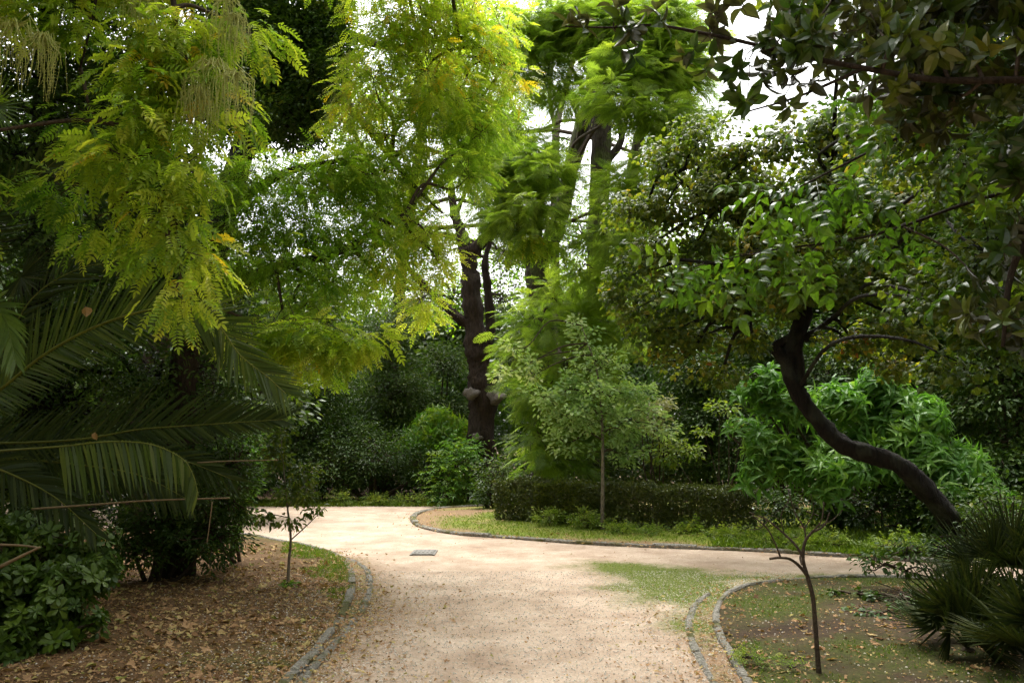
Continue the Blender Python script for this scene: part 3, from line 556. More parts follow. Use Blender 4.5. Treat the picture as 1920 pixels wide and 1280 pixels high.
tree('feathery_tree','tall tree with fern like bright green leaves and two dark upright stems, right of centre','tree',
 [[(1015,950,22,.34),(1018,800,22,.32),(1015,650,22,.31),(1012,560,22,.31),(1010,500,22,.30),(1030,455,22,.25),(1050,410,22,.22),(1068,330,22,.19),(1085,260,22,.2),(1105,190,22,.2),(1112,130,22,.16),(1105,0,22,.1)],
  [(1010,505,22,.2),(985,480,22,.14),(975,440,22,.1),(970,380,22,.06)],[(1014,500,22,.15),(1008,440,22,.12),(1012,380,22,.08)]],
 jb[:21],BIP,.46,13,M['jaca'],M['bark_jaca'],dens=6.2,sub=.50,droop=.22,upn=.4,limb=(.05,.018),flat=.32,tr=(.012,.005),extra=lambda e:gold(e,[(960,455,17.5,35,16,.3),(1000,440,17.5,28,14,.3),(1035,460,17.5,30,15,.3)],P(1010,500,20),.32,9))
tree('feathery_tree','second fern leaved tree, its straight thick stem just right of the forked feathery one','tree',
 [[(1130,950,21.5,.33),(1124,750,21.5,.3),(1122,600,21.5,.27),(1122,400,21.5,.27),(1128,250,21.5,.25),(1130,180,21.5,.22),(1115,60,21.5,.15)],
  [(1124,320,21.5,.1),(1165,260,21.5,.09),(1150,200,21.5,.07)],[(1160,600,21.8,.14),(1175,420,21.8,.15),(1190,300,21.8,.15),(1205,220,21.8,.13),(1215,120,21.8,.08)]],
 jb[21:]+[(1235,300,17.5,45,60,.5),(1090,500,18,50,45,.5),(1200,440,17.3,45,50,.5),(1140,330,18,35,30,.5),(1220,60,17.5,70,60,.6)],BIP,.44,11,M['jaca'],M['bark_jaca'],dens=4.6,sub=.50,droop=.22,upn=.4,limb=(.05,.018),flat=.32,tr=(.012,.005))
# ---- ivy clad dark tree left
tree('ivy_tree','dark ivy clad tree with dense blackish green leaves left of the yellow crown','tree',
 [[(360,1040,13.5,.3),(370,800,13.5,.25),(400,500,13.5,.2),(450,300,13.5,.2),(500,150,13.5,.18),(540,-250,13.5,.1)]],
 [(560,120,14.4,120,150,1.2),(470,150,14.4,110,150,1.2),(540,90,13,110,90,.9),(430,60,13.6,80,100,.9),(560,220,13,85,60,.8),(470,30,13,70,60,.7),(600,30,13,60,60,.7),(500,-120,13,200,120,1.2),(590,150,12.6,55,60,.6),(480,190,13.4,60,60,.6),(620,60,12.8,40,80,.5)],
 [L6],.085,30,M['dark'],M['bark_dark'],dens=26,sub=.26,limb=(.06,.02),tb=.05)
tree('laurel_tree','large dark broadleaf evergreen filling the left edge behind the hanging yellow sprays','tree',
 [[(60,1000,10,.2),(70,700,10,.18),(80,300,10,.15),(90,0,10,.1)]],
 [(60,120,9.6,110,90,.6),(170,60,9.6,90,80,.6),(40,290,9.6,90,90,.6),(190,230,9.8,100,100,.6),(330,100,10,110,100,.6),(390,200,10.4,80,90,.6),(60,440,9.6,90,70,.6),(200,430,9.6,100,80,.6),(330,380,10,90,100,.6),(120,-60,9.6,200,80,.8),(-100,200,9.4,120,300,.8),(330,520,10.2,100,70,.6),(200,560,9.8,120,80,.6),(60,620,9.8,120,100,.6),(400,620,10.6,80,70,.6),(300,700,10.4,140,80,.6),(130,760,10,140,90,.6),(380,790,10.6,90,80,.6),(210,850,10,160,60,.6),(60,900,10,130,60,.6),(150,960,10.2,110,40,.5)],
 SPR,.20,13,M['dark'],M['bark_dark'],dens=11,sub=.28,limb=(.04,.015))
# ---- pagoda trees
def pods(e,pts,n=46,ln=.38,mat='pods'):
    mb=MB(); bead=(pv*np.array([.55,.55,1.6]),PT[1],PT[2])
    for (px,py,Y,rp) in pts:
        c=P(px,py,Y); r=rp*mpp(Y)
        for k in range(n):
            a=R.uniform(0,6.28); q=r*R.random()**.5; x=c+np.array([math.cos(a)*q,math.sin(a)*q*.6,-q*q*1.2/max(r,.01)*.5+R.uniform(-.05,.05)]); l=ln*R.uniform(.4,1)
            m=int(l/.022); zz=np.arange(m)*.022; sw=R.normal(0,.02,2)
            pos=np.column_stack([x[0]+sw[0]*zz/.2,x[1]+sw[1]*zz/.2,x[2]-zz]); nb=len(pos)
            inst(mb,bead,pos[m//4:],np.tile([0.01,0,-1.],(nb-m//4,1)),np.tile([1.,0,.1],(nb-m//4,1)),R.uniform(.006,.013,nb-m//4),R.random(nb-m//4))
            twigs(mb,c[None],x[None],.003,.002,.3); twigs(mb,x[None],pos[-1:]+1e-3,.0016,.001,0,.5,.02)
    mb.build('seed_pods',M[mat],e)
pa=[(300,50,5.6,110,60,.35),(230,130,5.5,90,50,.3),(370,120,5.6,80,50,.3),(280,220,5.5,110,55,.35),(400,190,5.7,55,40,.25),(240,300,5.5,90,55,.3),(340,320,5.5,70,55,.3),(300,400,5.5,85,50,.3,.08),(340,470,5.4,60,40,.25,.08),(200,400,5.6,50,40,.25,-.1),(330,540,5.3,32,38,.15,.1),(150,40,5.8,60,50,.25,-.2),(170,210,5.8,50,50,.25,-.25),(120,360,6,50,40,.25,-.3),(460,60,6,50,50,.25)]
over=[(150,-170,9,380,120,1.5),(0,-480,7,700,130,2.2),(-900,-300,5,500,250,2.5),(-1500,-1900,2.4,1300,500,2.4),(500,-560,8.5,350,120,1.8),(200,-130,5.8,260,70,.8),(-150,-100,5.6,200,200,.8),(-200,250,5.2,120,200,.6)]
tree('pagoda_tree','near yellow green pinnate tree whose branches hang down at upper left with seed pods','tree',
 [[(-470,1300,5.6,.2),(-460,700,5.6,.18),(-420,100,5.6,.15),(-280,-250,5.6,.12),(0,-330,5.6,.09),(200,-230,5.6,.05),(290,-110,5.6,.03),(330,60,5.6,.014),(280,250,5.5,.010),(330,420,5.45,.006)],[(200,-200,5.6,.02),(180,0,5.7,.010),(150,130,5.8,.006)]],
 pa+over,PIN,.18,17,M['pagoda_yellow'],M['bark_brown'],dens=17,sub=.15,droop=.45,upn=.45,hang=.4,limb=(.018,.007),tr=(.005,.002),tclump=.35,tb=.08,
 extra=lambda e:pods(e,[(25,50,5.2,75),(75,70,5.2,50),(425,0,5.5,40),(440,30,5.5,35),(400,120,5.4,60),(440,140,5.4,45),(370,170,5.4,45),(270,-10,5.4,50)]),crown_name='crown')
pb=[(720,40,11,70,70,.6,.1),(790,30,11,90,70,.6,.1),(880,30,11.5,60,60,.6,.1),(700,150,11,80,70,.6,.1),(800,130,11,90,70,.6,.12),(900,110,11.6,60,50,.5,.1),(860,190,11.8,70,40,.5,.1),(720,250,11.2,70,60,.5,.05),(660,220,11.4,30,70,.5,.1),(800,240,11.6,60,40,.5,.05),(960,130,12,22,18,.2,.3),(950,60,12,30,40,.3,0),(760,330,11.4,60,40,.4,0),(760,400,11.5,60,40,.4,.1),(740,-120,11,220,90,1,.1),(900,-270,9,420,90,1.6,0)]
tree('pagoda_tree','yellow crowned pinnate tree at top centre, sky showing through its leaves','tree',
 [[(250,1000,15.5,.24),(280,700,15.5,.2),(400,400,15.5,.16),(520,200,15.4,.13),(640,20,14.6,.10),(700,-150,13,.07)],[(600,130,14.8,.07),(690,240,12.6,.05),(760,330,11.5,.03),(830,400,11.5,.015)],[(640,60,14.5,.08),(740,90,12,.05),(860,70,11.4,.03),(940,120,12,.015)]],
 pb+[(840,180,12.4,80,60,.5,.12),(780,300,12.2,70,50,.5,.05),(700,330,11.6,50,40,.4),(900,200,12.6,60,60,.5,0),(850,110,12.4,80,60,.5,.1),(930,30,12.6,50,50,.5,-.1)],PINs,.21,17,M['pagoda_yellow'],M['bark_brown'],dens=9.5,tb=.06,sub=.30,droop=.4,upn=.5,limb=(.03,.01),hang=.5,flat=.8,tr=(.007,.003),extra=lambda e:pods(e,[(660,100,10.8,30),(640,180,10.8,30)],30,.5))
pc=[(460,330,10,60,45,.4,0),(540,330,10.4,70,45,.4,-.05),(620,320,10.6,60,50,.4,0),(690,400,10.8,60,50,.4,.05),(480,420,10,70,45,.4,-.1),(570,410,10.2,80,45,.4,-.1),(650,460,10.4,70,40,.4,-.1),(720,480,10.8,50,30,.4,.2),(450,500,9.9,60,40,.4,-.05),(540,490,10,70,40,.4,-.1),(620,530,10.2,60,40,.4,-.15),(560,580,10,60,35,.4,0),(690,330,10.8,50,50,.4,-.1),(800,440,11,60,35,.4,.3),(820,490,11,35,25,.3,.35),(690,540,11,30,30,.3,0),(790,570,11.5,25,40,.25,.4),(510,640,9.6,70,30,.3,.25),(560,690,9.8,50,22,.3,.1),(880,330,11.4,40,50,.4,-.05),(900,250,11.6,50,40,.4,-.1)]
tree('pagoda_tree','green pinnate tree reaching right from behind the palm, under the yellow crown','tree',
 [[(330,1000,10.3,.2),(340,750,10.3,.17),(380,560,10.2,.13),(470,520,10.2,.08),(560,490,10.2,.055),(620,480,10.2,.04),(690,440,10.5,.03),(760,400,11,.02)],[(370,590,10.2,.1),(420,420,10.2,.07),(520,330,10.3,.05),(640,300,10.6,.03)]],
 pc,PINs,.21,16,M['pagoda_green'],M['bark_brown'],extra=lambda e:gold(e,[(600,625,9.3,60,24,.25),(665,640,9.3,45,22,.2),(540,620,9.3,45,25,.2),(620,672,9.4,50,20,.2)],P(420,560,10.1),.21,26),dens=18,sub=.27,droop=.3,upn=.45,limb=(.025,.008),tr=(.006,.0025),tb=.05)
# ---- round leaved leaning tree
qb=[(1240,300,13,50,45,.5),(1310,270,12.6,60,45,.5),(1400,300,12.4,70,50,.5),(1480,260,12,70,50,.5),(1250,380,13,60,45,.5),(1340,360,12.6,80,50,.6),(1440,380,12.2,80,50,.6),(1540,340,12,80,60,.6),(1620,420,12,80,60,.6),(1210,470,13,50,40,.5),(1300,460,12.8,80,50,.6),(1410,470,12.2,80,45,.6),(1520,450,12.2,80,50,.6),(1260,550,12.8,70,45,.5),(1360,560,12.4,80,45,.6),(1460,560,12.4,60,40,.5),(1570,540,12,70,50,.5),(1640,520,11.8,60,50,.5),(1230,620,13,50,35,.4),(1310,630,12.8,70,35,.4),(1400,640,12.6,50,30,.4),(1600,640,12.2,80,35,.4,.1),(1700,620,11.8,80,40,.4),(1720,520,12,70,60,.5),(1350,700,12.8,50,25,.3,.1),(1560,250,12,60,50,.5),(1700,380,12,90,80,.6),(1660,690,12.4,60,25,.3,.1),(1240,680,13,30,25,.3),(1780,-60,9.5,330,110,1.5),(1500,500,11.6,60,50,.4),(1490,560,11.8,45,40,.3),(1800,330,9,90,90,.8,-.1),(1850,470,8.6,90,90,.8,-.15),(1760,560,9,80,60,.6,-.1),(1880,600,8.4,80,70,.6,-.15),(1680,250,9,80,70,.7),(1900,220,8.4,80,90,.7,-.1),(1800,680,8.8,80,35,.5,-.1)]
tree('round_leaved_tree','dark crooked trunk leaning left under a wide crown of small round leaves, right side','tree',
 [[(1870,1085,12.6,0.189),(1800,990,12.6,0.167),(1735,918,12.5,0.149),(1685,872,12.4,0.131),(1622,848,12.4,0.126),(1572,828,12.4,0.126),(1528,782,12.4,0.117),(1496,735,12.4,0.113),(1478,690,12.4,0.099),(1484,640,12.4,0.090),(1502,590,12.4,0.081),(1498,530,12.4,0.072),(1505,470,12.4,0.054),(1540,400,12.2,0.036)],
  [(1499,724,12.4,0.100),(1494,649,12.4,0.093),(1508,587,12.4,0.103),(1499,541,12.4,0.087),(1500,479,12.4,0.064),(1539,401,12.2,0.048),(1561,302,12,0.029)],
  [(1474,677,12.4,0.095),(1456,648,12.4,0.079),(1495,623,12.4,0.068),(1481,558,12.4,0.048),(1440,476,12.4,0.029)],[(1507,637,12.4,0.060),(1545,609,12.3,0.036),(1586,573,12.2,0.035),(1634,517,12,0.017)],[(1489,521,12.4,0.056),(1426,444,12.4,0.039),(1332,384,12.6,0.023),(1263,326,12.9,0.010)],[(1397,503,12.2,0.043),(1403,564,12.2,0.031),(1410,621,12.2,0.016)]],
 qb+[(1330,330,14,80,50,.5),(1410,340,13.4,60,40,.5),(1180,400,13.2,40,40,.4),(1160,520,13.2,35,40,.4),(1190,580,13.2,40,40,.4)],[HEART],.085,26,M['judas'],M['bark_dark'],dens=12,sub=.26,droop=.45,upn=.6,limb=(.03,.01),tr=(.007,.003),trough=.17)
# dark mass behind the right side
dk=[('dark evergreen behind the leaning trunk, its left neighbour',[(1340,780,19.5,80,60,1),(1300,700,20,90,70,1),(1380,860,19,80,50,1)]),
('dark evergreen between the leaning trunk and the long leaved bush',[(1450,640,19.5,90,90,1.1),(1480,780,19,90,90,1),(1560,700,18.5,90,70,1)]),
('tall dark evergreen right of the leaning trunk',[(1700,640,18,120,100,1.2),(1720,780,17.5,110,100,1),(1640,900,17,120,80,1),(1700,450,18.5,130,140,1.2)]),
('dark evergreen massed at the right edge behind the fan palms',[(1880,700,15.5,130,140,1.2),(1890,880,15,120,100,1),(1900,500,16,140,160,1.2),(1830,960,14.4,110,60,.8)])]
for lb,bl in dk: shrub('evergreen_tree',lb,'bush',bl,[L6],.11,46,M['dark'],'dark evergreens under the round leaved tree',dens=7,sub=.42,sr=.07)
shrub('evergreen_tree','clump of dark bushes behind the hedge and the staked young tree','bush',[(1100,870,19.8,90,50,.8),(1210,860,20,80,60,.8),(1290,870,19.6,60,50,.8),(1180,800,20.5,60,50,.8)],[L6],.10,46,M['mid'],dens=8,sub=.36,sr=.04)
shrub('cream_shrub','patch of cream tinted leaves right of the staked young tree','shrub',[(1235,765,17.5,32,22,.3),(1215,800,17.5,30,20,.3)],[L6],.10,26,M['cream'],dens=14,sub=.22,sr=.015)
shrub('arching_shrub','slender twigs of small leaves arching over the dark gap left of the long leaved bush','shrub',[(1350,765,17,40,10,.3),(1320,800,17,12,22,.2),(1385,790,17,25,12,.2),(1260,850,17.5,55,30,.5)],[L6],.10,22,M['weed'],dens=14,sub=.16,sr=.012)
shrub('evergreen_tree','low black green thicket under the leaning trunk beside the long leaved bush','bush',[(1650,950,14.6,120,45,.6),(1560,960,15,60,35,.5),(1800,960,13.6,100,60,.7),(1900,980,12,90,70,.8),(1480,950,15.6,60,40,.5)],[L6],.09,46,M['dark'],dens=10,sub=.3,sr=.02)
# ---- long leaved bush (bright)
lb_=[(1393,800,14.3,16,18,.3),(1865,930,13.8,20,20,.3),(1655,705,14.8,25,18,.3),(1440,710,14.6,18,14,.3),(1420,740,14.6,30,25,.4),(1480,760,14.4,50,40,.5),(1560,760,14.6,45,45,.5),(1640,740,14.8,60,45,.5),(1700,790,14.6,70,50,.5),(1440,840,14.2,50,40,.5),(1520,870,14,60,40,.5),(1600,880,14.2,60,35,.5),(1690,860,14.3,70,45,.5),(1780,860,14.2,60,45,.5),(1840,900,14,35,30,.4),(1770,920,13.9,50,30,.4),(1420,890,14,35,25,.4),(1640,800,14.8,70,45,.4),(1560,920,13.8,50,15,.3)]
shrub('long_leaved_bush','bright green bush with long drooping pointed leaves behind the leaning trunk','bush',lb_,ROSL,.27,3.6,M['mandarin'],dens=9.5,sub=.24,droop=-.5,upn=.3,sr=.03,base=np.array([5.9,15,0]),stems=9)
# ---- young staked tree
sb=[(1240,800,16,35,22,.3,.2),(1200,770,15.9,45,30,.4,.1),(950,700,16.3,25,10,.2,.3),(1020,745,16,45,35,.4),(1160,850,15.8,60,22,.3,-.1),(1080,720,16.2,60,35,.5),(1000,680,16.2,38,22,.3,.1),(960,655,16.2,22,10,.15,.35),(1000,705,16.2,30,10,.2,.35),(1130,690,16,55,40,.5),(1100,640,16.2,35,35,.4),(1082,605,16.2,14,25,.2,.2),(1180,740,16,50,35,.5),(1060,780,15.9,55,35,.5),(1130,790,15.8,70,45,.5),(1190,810,15.8,40,30,.4),(1120,740,15.8,70,40,.5),(1060,830,16,40,20,.3)]
tree('young_tree','slim young tree, pale green leaves, thin straight stem before the hedge','tree',
 [[(1129,997,15.5,.035),(1130,900,15.6,.032),(1129,800,15.9,.028),(1120,700,16,.02),(1090,610,16.1,.008)]],
 sb,[L6,leaf6(.33)],.095,22,M['pale'],M['bark_grey'],dens=9.5,sub=.20,limb=(.015,.006),tr=(.004,.002),trough=.03,droop=.1)
# ---- hedge
def hedge(px0,px1,Y0,Y1,ztop,lb,mat,depth=.75,nm='hedge'):
    a=P(px0,900,Y0); b=P(px1,900,Y1); L=np.linalg.norm((b-a)[:2]); t=(b-a)/L; t[2]=0; n_=np.array([-t[1],t[0],0])
    e=thing(nm,lb,'hedge',(*(a+b)[:2]/2,0),'clipped hedge segments'); mb=MB(); st=MB(); N_=int(L*6000)
    u=R.uniform(0,L,N_); v=R.uniform(-depth/2,depth/2,N_); z=R.uniform(.03,ztop,N_)
    k=R.random(N_); side=k<.5; v=np.where(side,-depth/2+R.exponential(.05,N_),v); z=np.where((k>.5)&(k<.85),ztop-R.exponential(.035,N_),z)
    bump=(fbm(u,z,2.5,12)-.5)*.34; v=v-np.where(side,bump,0); z=z+np.where(side,0,(fbm(u,v,1.7,6)-.5)*.3)+np.where(R.random(N_)<.05,R.exponential(.06,N_),0); z=np.maximum(z,.04)
    pos=np.array([a[0],a[1],0])+u[:,None]*t+v[:,None]*n_; pos[:,2]=z
    o_=R.normal(size=(N_,3)); d=o_+np.array([0,-.5,.5]); inst(mb,L6,pos,d,R.normal(0,.6,(N_,3))+np.array([0,-.6,1]),R.uniform(.04,.075,N_),np.clip(R.random(N_)*.6+fbm(u,z,3,2)*.4,0,1))
    m=int(L*9); uu=R.uniform(0,L,m); p0=np.array([a[0],a[1],0])+uu[:,None]*t+R.uniform(-.2,.2,(m,1))*n_; p0[:,2]=-.02; p1=p0+R.normal(0,.14,(m,3)); p1[:,2]=ztop*R.uniform(.75,.97,m); twigs(st,p0,p1,.012,.004)
    st.build('stems',M['twig'],e,smooth=True); mb.build('foliage',mat,e)
hedge(948,1018,17.7,17.1,.83,'left end of the clipped dark hedge behind the lawn',M['hedge'])
hedge(1018,1108,17.1,16.6,.80,'yellow green stretch of the clipped hedge behind the lawn',M['hedge_yellow'],.8)
hedge(1108,1235,16.6,15.8,.80,'dark stretch of the clipped hedge right behind the young tree stem',M['hedge'])
hedge(1235,1420,15.8,15.0,.78,'right end of the clipped dark hedge beside the long leaved bush',M['hedge'])
# ---- low weeds along the hedge
wd=[(1105,970,16.4,22,16,'pale leafy weed left of the thin stem before the hedge'),(1030,962,17,18,12,'low dark weed at the foot of the hedge left end'),(1165,990,15.8,22,12,'weed tuft just right of the thin young tree stem'),(1222,992,15.6,20,9,'small weed tuft on the lawn right of the thin stem'),(1285,988,15.6,28,14,'leafy weed tuft before the dark hedge middle'),(1360,1000,15,40,14,'spreading weeds at the right end of the hedge'),(1470,1012,14,55,16,'thick weeds on the verge under the long leaved bush'),(1550,1018,13.6,45,16,'bushy weeds on the verge left of the dark gap'),(1420,1008,14.6,30,14,'short weeds between the hedge end and the verge'),(1680,1015,13,40,14,'weeds at the verge near the foot of the leaning trunk')]
for x,y,Y,rx,rz,lb in wd: shrub('weed_tuft',lb,'weed',[(x,y+8,Y*.955,rx*1.15,rz*1.15,.25)],SPR,.13,10,M['weed'],'weeds along the verge',dens=70,sub=.10,droop=-.2,upn=.4,stems=3,sr=.004)
wd=[(640,935,22.4,20,10,'weeds at the far path edge right of the sapling'),(700,938,22.4,30,8,'low weeds under the rounded dark bush'),(770,938,22.4,30,9,'low weeds left of the ferny shrub'),(550,935,22.4,40,12,'weeds at the far path edge left of the sapling')]
for x,y,Y,rx,rz,lb in wd: shrub('weed_tuft',lb,'weed',[(x,y,Y,rx,rz,.25)],SPR,.16,9,M['weed'],'weeds along the far path edge',dens=45,sub=.14,droop=-.2,upn=.4,stems=3,sr=.004)
# ---- left dark shrub behind palm, thicket
shrub('evergreen_bush','dark small leaved bush behind the palm fronds, over the leaf litter','bush',[(300,990,9.9,70,70,.6),(390,1000,9.9,70,65,.6),(430,930,10,40,60,.5),(250,1030,9.6,60,50,.5),(340,900,10.2,90,60,.6),(440,870,10.4,50,50,.4)],[L6],.055,40,M['dark'],dens=34,sub=.18,sr=.02)
shrub('evergreen_bush','brighter green small leaved bush left of the sapling by the path','bush',[(450,850,11.4,45,60,.4),(440,930,11.2,40,60,.4),(420,1000,10.8,30,40,.3)],[L6],.06,34,M['fresh'],dens=34,sub=.18,sr=.02,tb=-.2)
pt=[(50,1010,7.2,70,45,.35),(140,1030,7.2,60,50,.35),(30,1100,6.9,70,55,.35),(120,1110,6.9,70,55,.35),(180,1070,7.1,35,40,.3),(60,1180,6.6,60,45,.3),(140,1180,6.7,40,35,.3),(10,1210,6.4,50,35,.3),(-60,1100,6.6,80,120,.4)]
shrub('leathery_bush','glossy bush of paddle shaped leaves in whorls at the lower left corner','bush',pt,ROSP,.085,5,M['pitto'],dens=62,sub=.11,droop=-.6,upn=.35,sr=.015,stems=8,tb=-.02)
# ---- saplings
def sapling_extra(e): pass
tree('sapling','small sapling with sparse glossy dark leaves on the leaf strewn bed left of the path','sapling',
 [[(540,1090,9.95,.018),(542,1050,9.95,.016),(545,1010,9.95,.014),(540,960,9.95,.011),(532,880,9.95,.008),(525,800,9.95,.004)],[(545,1012,9.95,.009),(575,985,9.9,.006),(610,950,9.85,.003)],[(542,970,9.95,.007),(505,965,9.9,.004),(480,985,9.85,.002)],[(540,950,9.95,.006),(565,915,9.95,.004),(580,880,9.95,.002)]],
 [(545,930,9.95,38,30,.2),(560,890,9.95,30,30,.2),(520,860,9.95,26,36,.18),(495,965,9.9,26,14,.15),(590,960,9.9,16,14,.1),(535,820,9.95,18,28,.12),(540,975,9.9,20,12,.1)],
 [leaf11(.24,.15,.3)],.075,16,M['judas'],M['bark_grey'],dens=40,sub=.10,limb=(.004,.002),tr=(.002,.001),trough=.02,tb=-.15)
shrub('seedling','tiny leafy seedling at the foot of the left sapling','seedling',[(538,1098,9.6,12,14,.08)],[L6],.05,10,M['fresh'],dens=160,sub=.05,stems=3,sr=.003)
tree('sapling','leafless thin sapling with forked bare branches on the right bed','sapling',
 [[(1536,1252,6.1,0.0179),(1530,1190,6.1,0.0161),(1524,1120,6.1,0.0153),(1514,1080,6.1,0.0145),(1506,1050,6.1,0.0119),(1508,1020,6.1,0.0113),(1520,1000,6.1,0.0089),(1545,985,6.1,0.0065),(1556,960,6.1,0.0041)],
  [(1516,1082,6.1,0.0121),(1500,1062,6.08,0.0113),(1482,1048,6.05,0.0097),(1462,1045,6.05,0.0089),(1443,1047,6.05,0.0081)],[(1464,1046,6.05,0.0065),(1455,1022,6.05,0.0057),(1438,990,6.05,0.0049),(1410,965,6.05,0.0037)],
  [(1507,1045,6.1,0.0105),(1492,1022,6.12,0.0089),(1470,1000,6.15,0.0073),(1440,975,6.15,0.0049),(1405,960,6.15,0.0037)],[(1510,1020,6.1,0.0073),(1508,990,6.12,0.0057),(1490,960,6.15,0.0045),(1480,925,6.15,0.0037)],[(1520,1000,6.1,0.0065),(1540,975,6.05,0.0049),(1545,940,6.05,0.0037)],[(1535,985,6.1,.004),(1560,975,6.1,.0035),(1580,955,6.1,.002)],[(1470,1000,6.15,.004),(1465,965,6.15,.003),(1480,935,6.15,.002)],[(1440,975,6.15,.004),(1425,990,6.15,.003),(1405,992,6.15,.002)],[(1508,990,6.12,.004),(1525,960,6.1,.003),(1520,925,6.1,.002)],[(1504,1058,6.1,0.0073),(1500,1045,6.14,0.0065),(1506,1032,6.16,0.0049)]],
 [(1440,965,6.15,40,16,.12),(1500,940,6.15,40,25,.12),(1420,950,6.1,14,10,.05)],[leaf11(.3,.15,.2)],.045,1.0,M['magnolia'],M['twig'],tb=-.3,dens=14,sub=.06,limb=(.002,.001),tr=(.0015,.001),trough=.03)
# low dark shrub overhanging the path at right
shrub('low_shrub','low dark spreading shrub overhanging the pale path at the right','shrub',[(1640,1050,9.3,45,16,.3),(1700,1035,9.2,55,20,.3),(1770,1030,9.2,60,24,.3),(1850,1020,9.2,60,30,.3),(1690,1065,9.1,60,10,.2),(1790,1065,9.1,70,14,.3)],[leaf11(.3,.15,.2)],.065,7,M['dark'],dens=62,sub=.12,sr=.008,stems=7,base=np.array([4.9,9.2,0]))
shrub('ivy_patch','mat of dark ground ivy on the bed right of the bare sapling','ivy',[(1600,1112,8.8,50,6,.5),(1680,1120,8.4,60,8,.6),(1640,1150,7.9,45,7,.4),(1760,1130,8.2,70,10,.5)],[HEART],.055,14,M['pitto'],dens=70,sub=.12,sr=.003,stems=5,flat=.2,tb=-.2)
shrub('weed_tuft','bright weed mound on the bed near the right kerb','weed',[(1412,1232,6.35,28,9,.12)],SPR,.06,12,M['weed'],dens=260,sub=.05,droop=-.2,stems=3,sr=.002)
shrub('weed_tuft','small weed with reddish leaf at the foot of the bare sapling','weed',[(1478,1252,6.15,18,8,.08)],SPR,.06,8,M['weed'],dens=200,sub=.04,droop=-.2,stems=3,sr=.002)
# ---- magnolia near, right top
mbz=[(1490,30,4.3,45,40,.2),(1500,90,4.3,40,40,.2),(1570,70,4.4,50,50,.25),(1650,60,4.5,60,60,.3),(1560,0,4.4,60,40,.3),(1720,130,4.5,70,50,.3,.12),(1640,150,4.5,60,40,.25,.12),(1800,100,4.5,70,60,.3,.1),(1890,150,4.5,60,70,.3,.1),(1780,220,4.7,70,40,.3,-.05),(1890,300,4.7,50,60,.3,-.1),(1720,40,4.7,90,60,.3),(1850,0,4.6,100,60,.3),(1890,600,4.8,50,50,.3,.0),(1900,450,4.8,40,50,.3,-.2)]
mov=[(1900,-480,6,450,160,2.2),(2500,-200,5,500,400,2.4),(3300,-1900,2.4,1300,500,2.4),(1650,-420,8,300,120,1.6),(1700,-160,4.8,260,110,.8),(2060,100,4.6,130,260,.6),(2080,600,4.8,130,260,.6),(2200,-100,4,300,200,1)]
sm=[(1065,45,4.2),(1085,35,4.2),(1165,40,4.15),(1185,55,4.15),(1155,15,4.2),(1190,105,4.2),(1165,95,4.2),(1240,40,4.2),(1345,25,4.3),(1360,0,4.3),(1340,70,4.3),(1335,110,4.25),(1325,130,4.25),(1385,130,4.3),(1400,190,4.3),(1380,170,4.3),(1430,150,4.3),(1470,180,4.3),(1480,200,4.3),(1440,120,4.3),(1465,60,4.3),(1300,95,4.25),(1520,150,4.3),(1390,10,4.3)]
def mag_extra(e):
    mb=MB(); tw=MB(); main=np.array(px_path([(1920,150,4.35),(1760,150,4.35),(1620,128,4.35),(1500,105,4.3),(1420,85,4.3),(1330,65,4.25),(1230,48,4.22),(1150,52,4.2),(1060,50,4.2)]))
    for q in sm:
        c=P(*q); i=np.argmin(np.linalg.norm(main-c,axis=1)); a=main[min(i,len(main)-1)]; twigs(tw,a[None],c[None],.004,.002,.1)
        d=(c-a)/max(np.linalg.norm(c-a),.01)+R.normal(0,.4,3); inst(mb,ROSM[R.integers(4)],c[None],d[None],np.array([[0,-.3,1.]]),np.array([R.uniform(.10,.14)]),np.array([R.random()*.7]))
        if R.random()<.5: inst(mb,ROSM[R.integers(4)],c[None]+R.normal(0,.03,3),(d+R.normal(0,.6,3))[None],np.array([[0,-.3,1.]]),np.array([.11]),np.array([R.random()]))
    mb.build('sprig_leaves',M['magnolia'],e); tw.build('sprig_twigs',M['twig'],e,smooth=True)
tree('magnolia_tree','near tree with big leathery bronze backed leaves reaching in from the top right','tree',
 [[(2500,1300,4.6,.2),(2480,700,4.6,.18),(2400,300,4.5,.14),(2200,180,4.4,.09),(2000,160,4.35,.05),(1920,150,4.35,.020),(1760,150,4.35,.017),(1620,128,4.35,.015),(1500,105,4.3,.0125),(1420,85,4.3,.011),(1330,65,4.25,.009),(1230,48,4.22,.007),(1150,52,4.2,.006),(1060,50,4.2,.003)],
  [(1540,112,4.3,.012),(1525,60,4.3,.009),(1560,0,4.3,.006)],[(1620,128,4.35,.01),(1500,180,4.35,.007),(1400,210,4.3,.004)],[(2100,170,4.4,.05),(1980,350,4.7,.03),(1900,500,4.8,.02),(1880,650,4.8,.01)]],
 mbz+mov,ROSM,.125,4.2,M['magnolia'],M['bark_brown'],dens=24,sub=.17,droop=.05,upn=1.0,limb=(.012,.005),tr=(.004,.002),trough=.05,extra=mag_extra)
